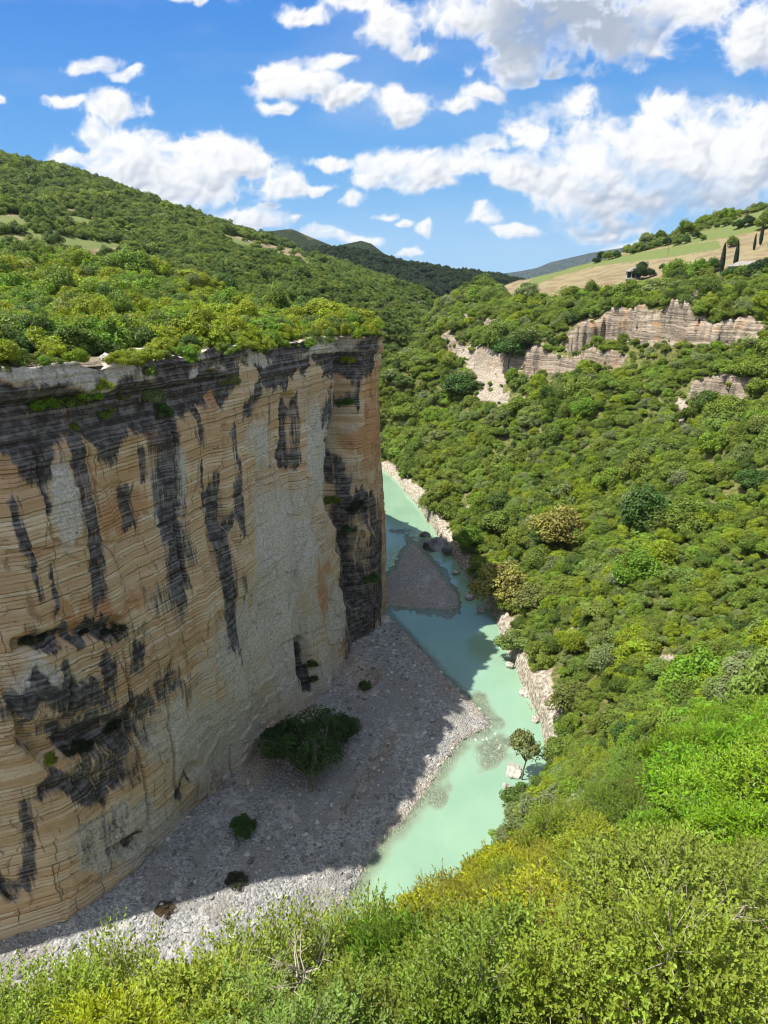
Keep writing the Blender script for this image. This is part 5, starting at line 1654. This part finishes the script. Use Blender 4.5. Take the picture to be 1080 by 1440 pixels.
def stones():
    r = np.random.default_rng(841)
    x, y = jitter_grid(-50, 24, 55, 168, 0.62, r)
    z, sd, sh, u, v = bed_z(x, y)
    k = (z > 0.0) & (sd > -1) & (u > -30) & (v < 1460) & (r.random(len(x)) < 0.55 + 0.6 * fbm(x / 6, y / 14, 0, 3, 842))
    sx, sy = jitter_grid(5, 30, 95, 130, 0.8, r)
    z2, sd2, sh2, u2, v2 = bed_z(sx, sy)
    k2 = (sh2 > 0.35) & (sd2 < 0) & (r.random(len(sx)) < 0.5)
    P = np.vstack([np.stack([x, y, z], 1)[k], np.stack([sx, sy, z2], 1)[k2]])
    R = 0.10 + 0.42 * r.random(len(P)) ** 6 + 0.10 * r.random(len(P))
    proto = [rock_mesh('pebble', 850 + i, M_STONES, 1, (1, 0.75, 0.5), 0.2) for i in range(4)]
    so = []
    for i, (u, v, s_) in enumerate([(340, 1252, 0.5), (300, 1230, 0.4), (402, 1190, 0.36), (250, 1262, 0.42)]):
        p = bed(u, v)
        o = link('stone', rock_mesh('stone', 860 + i, M_STONES, 2, (1, 0.75, 0.6), 0.2), None, p, label=['white stone on the dark gravel near the sunlit edge', 'pale stone left of the white stone on the dark gravel', 'pale stone right of the lone bush on the gravel', 'pale stone near the wall foot on the dark gravel'][i], category='stone')
        o.scale = (s_,) * 3
        so.append(o)
    mass('gravel_stones', 'loose pale stones strewn over the gravel bar', P, R, so, M_STONES, 843, (0.8, 1.2), -0.1)


stones()


# ------------------------------------------------------------------ buildings by the field
def box(c, s):
    c, s = np.array(c, float), np.array(s, float) / 2
    V = c + s * np.array([(x, y, z) for z in (-1, 1) for y in (-1, 1) for x in (-1, 1)])
    return V, np.array([(0, 2, 3, 1), (4, 5, 7, 6), (0, 1, 5, 4), (2, 6, 7, 3), (0, 4, 6, 2), (1, 3, 7, 5)])


def hip(w, d, z0, h, ridge_, over=0.4):
    a, b, c = w / 2 + over, d / 2 + over, ridge_ / 2
    V = np.array([(-a, -b, z0), (a, -b, z0), (a, b, z0), (-a, b, z0), (-c, 0, z0 + h), (c, 0, z0 + h), (-a, -b, z0 - .25), (a, -b, z0 - .25), (a, b, z0 - .25), (-a, b, z0 - .25)])
    F = [(0, 1, 5, 4), (1, 2, 5, 5), (2, 3, 4, 5), (3, 0, 4, 4), (6, 7, 1, 0), (7, 8, 2, 1), (8, 9, 3, 2), (9, 6, 0, 3), (9, 8, 7, 6)]
    return V, F


def poly_mesh(name, V, F, mat):
    me = bpy.data.meshes.new(name)
    me.from_pydata([tuple(v) for v in V], [], [tuple(dict.fromkeys(f)) for f in F])
    me.materials.append(mat)
    me.update()
    return me


def boxes(name, lst, mat):
    V, F = join([box(*b) for b in lst])
    return mesh_from(name, V, F, [mat])


p = hit(890, 392, z_B, 150)
pav = thing('pavilion', 'small pavilion with pale hipped roof and columns among the trees', 'pavilion', p - [0, 0, 0.2], -0.25)
link('floor_slab', boxes('floor_slab', [((0, 0, 0.2), (7.0, 5.4, 0.8))], M_WALLW), pav)
for x_, y_ in [(-3, -2.2), (-1, -2.2), (1, -2.2), (3, -2.2), (-3, 2.2), (3, 2.2)]:
    V, F = tube([(x_, y_, 0.6), (x_, y_, 3.3)], [0.24, 0.2], 8)
    link('column', mesh_from('column', V, F, [M_WALLW], True), pav)
link('opening_shade', boxes('opening_shade', [((0, 0.9, 1.95), (5.6, 2.0, 2.69))], M_DARK), pav)  # dark block standing in for the shade between the columns
link('roof', poly_mesh('roof', *hip(6.8, 5.2, 3.55, 1.7, 2.2), M_ROOFP), pav)
p = hit(1052, 386, z_B, 150)
hs_ = thing('white_house', 'long white house half hidden by trees at the right edge', 'house', p - [0, 0, 1.6], -0.2)
w = link('wall', boxes('wall', [((0, 0, 2.0), (15, 7, 5.6))], M_WALLW), hs_)
for x_ in (-5.5, -2.0, 1.5, 5.0):
    f = link('window', boxes('window', [((x_, -3.52, 2.4), (1.3, 0.1, 1.5))], M_DARK), hs_)
    link('sill', boxes('sill', [((x_, -3.6, 1.56), (1.6, 0.3, 0.14))], M_ROOFP), f)
link('door', boxes('door', [((3.3, -3.52, 1.2), (1.1, 0.1, 2.3))], M_DARK), hs_)
link('roof', poly_mesh('roof', *hip(15, 7, 4.95, 2.1, 8.0, 0.5), M_ROOFP), hs_)
p = hit(939, 358, z_B, 200)
pole = thing('utility_pole', 'thin wooden utility pole on the green strip of the field', 'pole', p, 0.3)
V, F = tube([(0, 0, -0.5), (0, 0, 8)], [0.14, 0.1], 8)
link('post', mesh_from('post', V, F, [M_BARK], True), pole)
link('crossarm', boxes('crossarm', [((0, 0.12, 7.4), (1.8, 0.12, 0.14))], M_BARK), pole)

# ------------------------------------------------------------------ dead twigs among the close shrubs
def dead_branch(label, u, v, dist, size, seed, n=14):
    r = np.random.default_rng(seed)
    d = ray(u, v)
    p = np.array([0, 0, CH]) + d / np.linalg.norm(d) * dist
    o = thing('dead_branch', label, 'branch', p)
    parts = []
    for i in range(n):
        a = r.uniform(0, 6.28)
        dirv = unit(np.array([math.cos(a) * 0.6, math.sin(a) * 0.6, r.uniform(0.3, 1.1)]))
        b = r.normal(size=3) * 0.08 * size
        m = b + dirv * size * 0.5 + r.normal(size=3) * 0.06 * size
        e = b + dirv * size * r.uniform(0.8, 1.2) + r.normal(size=3) * 0.12 * size
        parts.append(tube([b, m, e], [0.009, 0.006, 0.002], 4))
        for k in range(3):
            s0 = m + (e - m) * r.uniform(0, 0.7)
            parts.append(tube([s0, s0 + unit(dirv + r.normal(size=3) * 0.7) * size * 0.3], [0.004, 0.001], 3))
    V, F = join(parts)
    link('twig_bundle', mesh_from('twig_bundle', V, F, [M_DRYWOOD], True), o)


dead_branch('pale bundle of dead twigs among the olive shrubs at the right', 962, 1330, 10.5, 0.75, 901, 26)
dead_branch('greyish dead twigs above the gravel in the left middle of the shrubs', 425, 1372, 9.0, 0.5, 904, 14)


# ------------------------------------------------------------------ air
def build_haze():
    zs, ze = [], []
    for o in COL.objects:
        if o.type == 'MESH' and o.parent is None and o.name != 'sky':
            b = [v[2] * o.scale[2] + o.location[2] for v in o.bound_box]
            zs.append(min(b)); ze.append(max(b))
    V, F = box((0, 6000, 0), (2, 2, 2))
    V = V - np.array([0, 6000, 0])
    V = V * np.array([7500, 6600, 1]) + np.array([0, 5400, 0])
    V[:, 2] = np.where(V[:, 2] > 0, max(ze) + 40, min(zs) - 1)
    m, t, out = new_mat('haze')
    pv = nd(t, 'ShaderNodeVolumePrincipled', {'Color': (0.72, 0.84, 1.0, 1), 'Density': 2.6e-5, 'Anisotropy': 0.2})
    t.links.new(pv.outputs[0], out.inputs['Volume'])
    link('haze', mesh_from('haze', V, F, [m]), kind='stuff', label='thin blue haze of the valley air', category='haze')


build_haze()
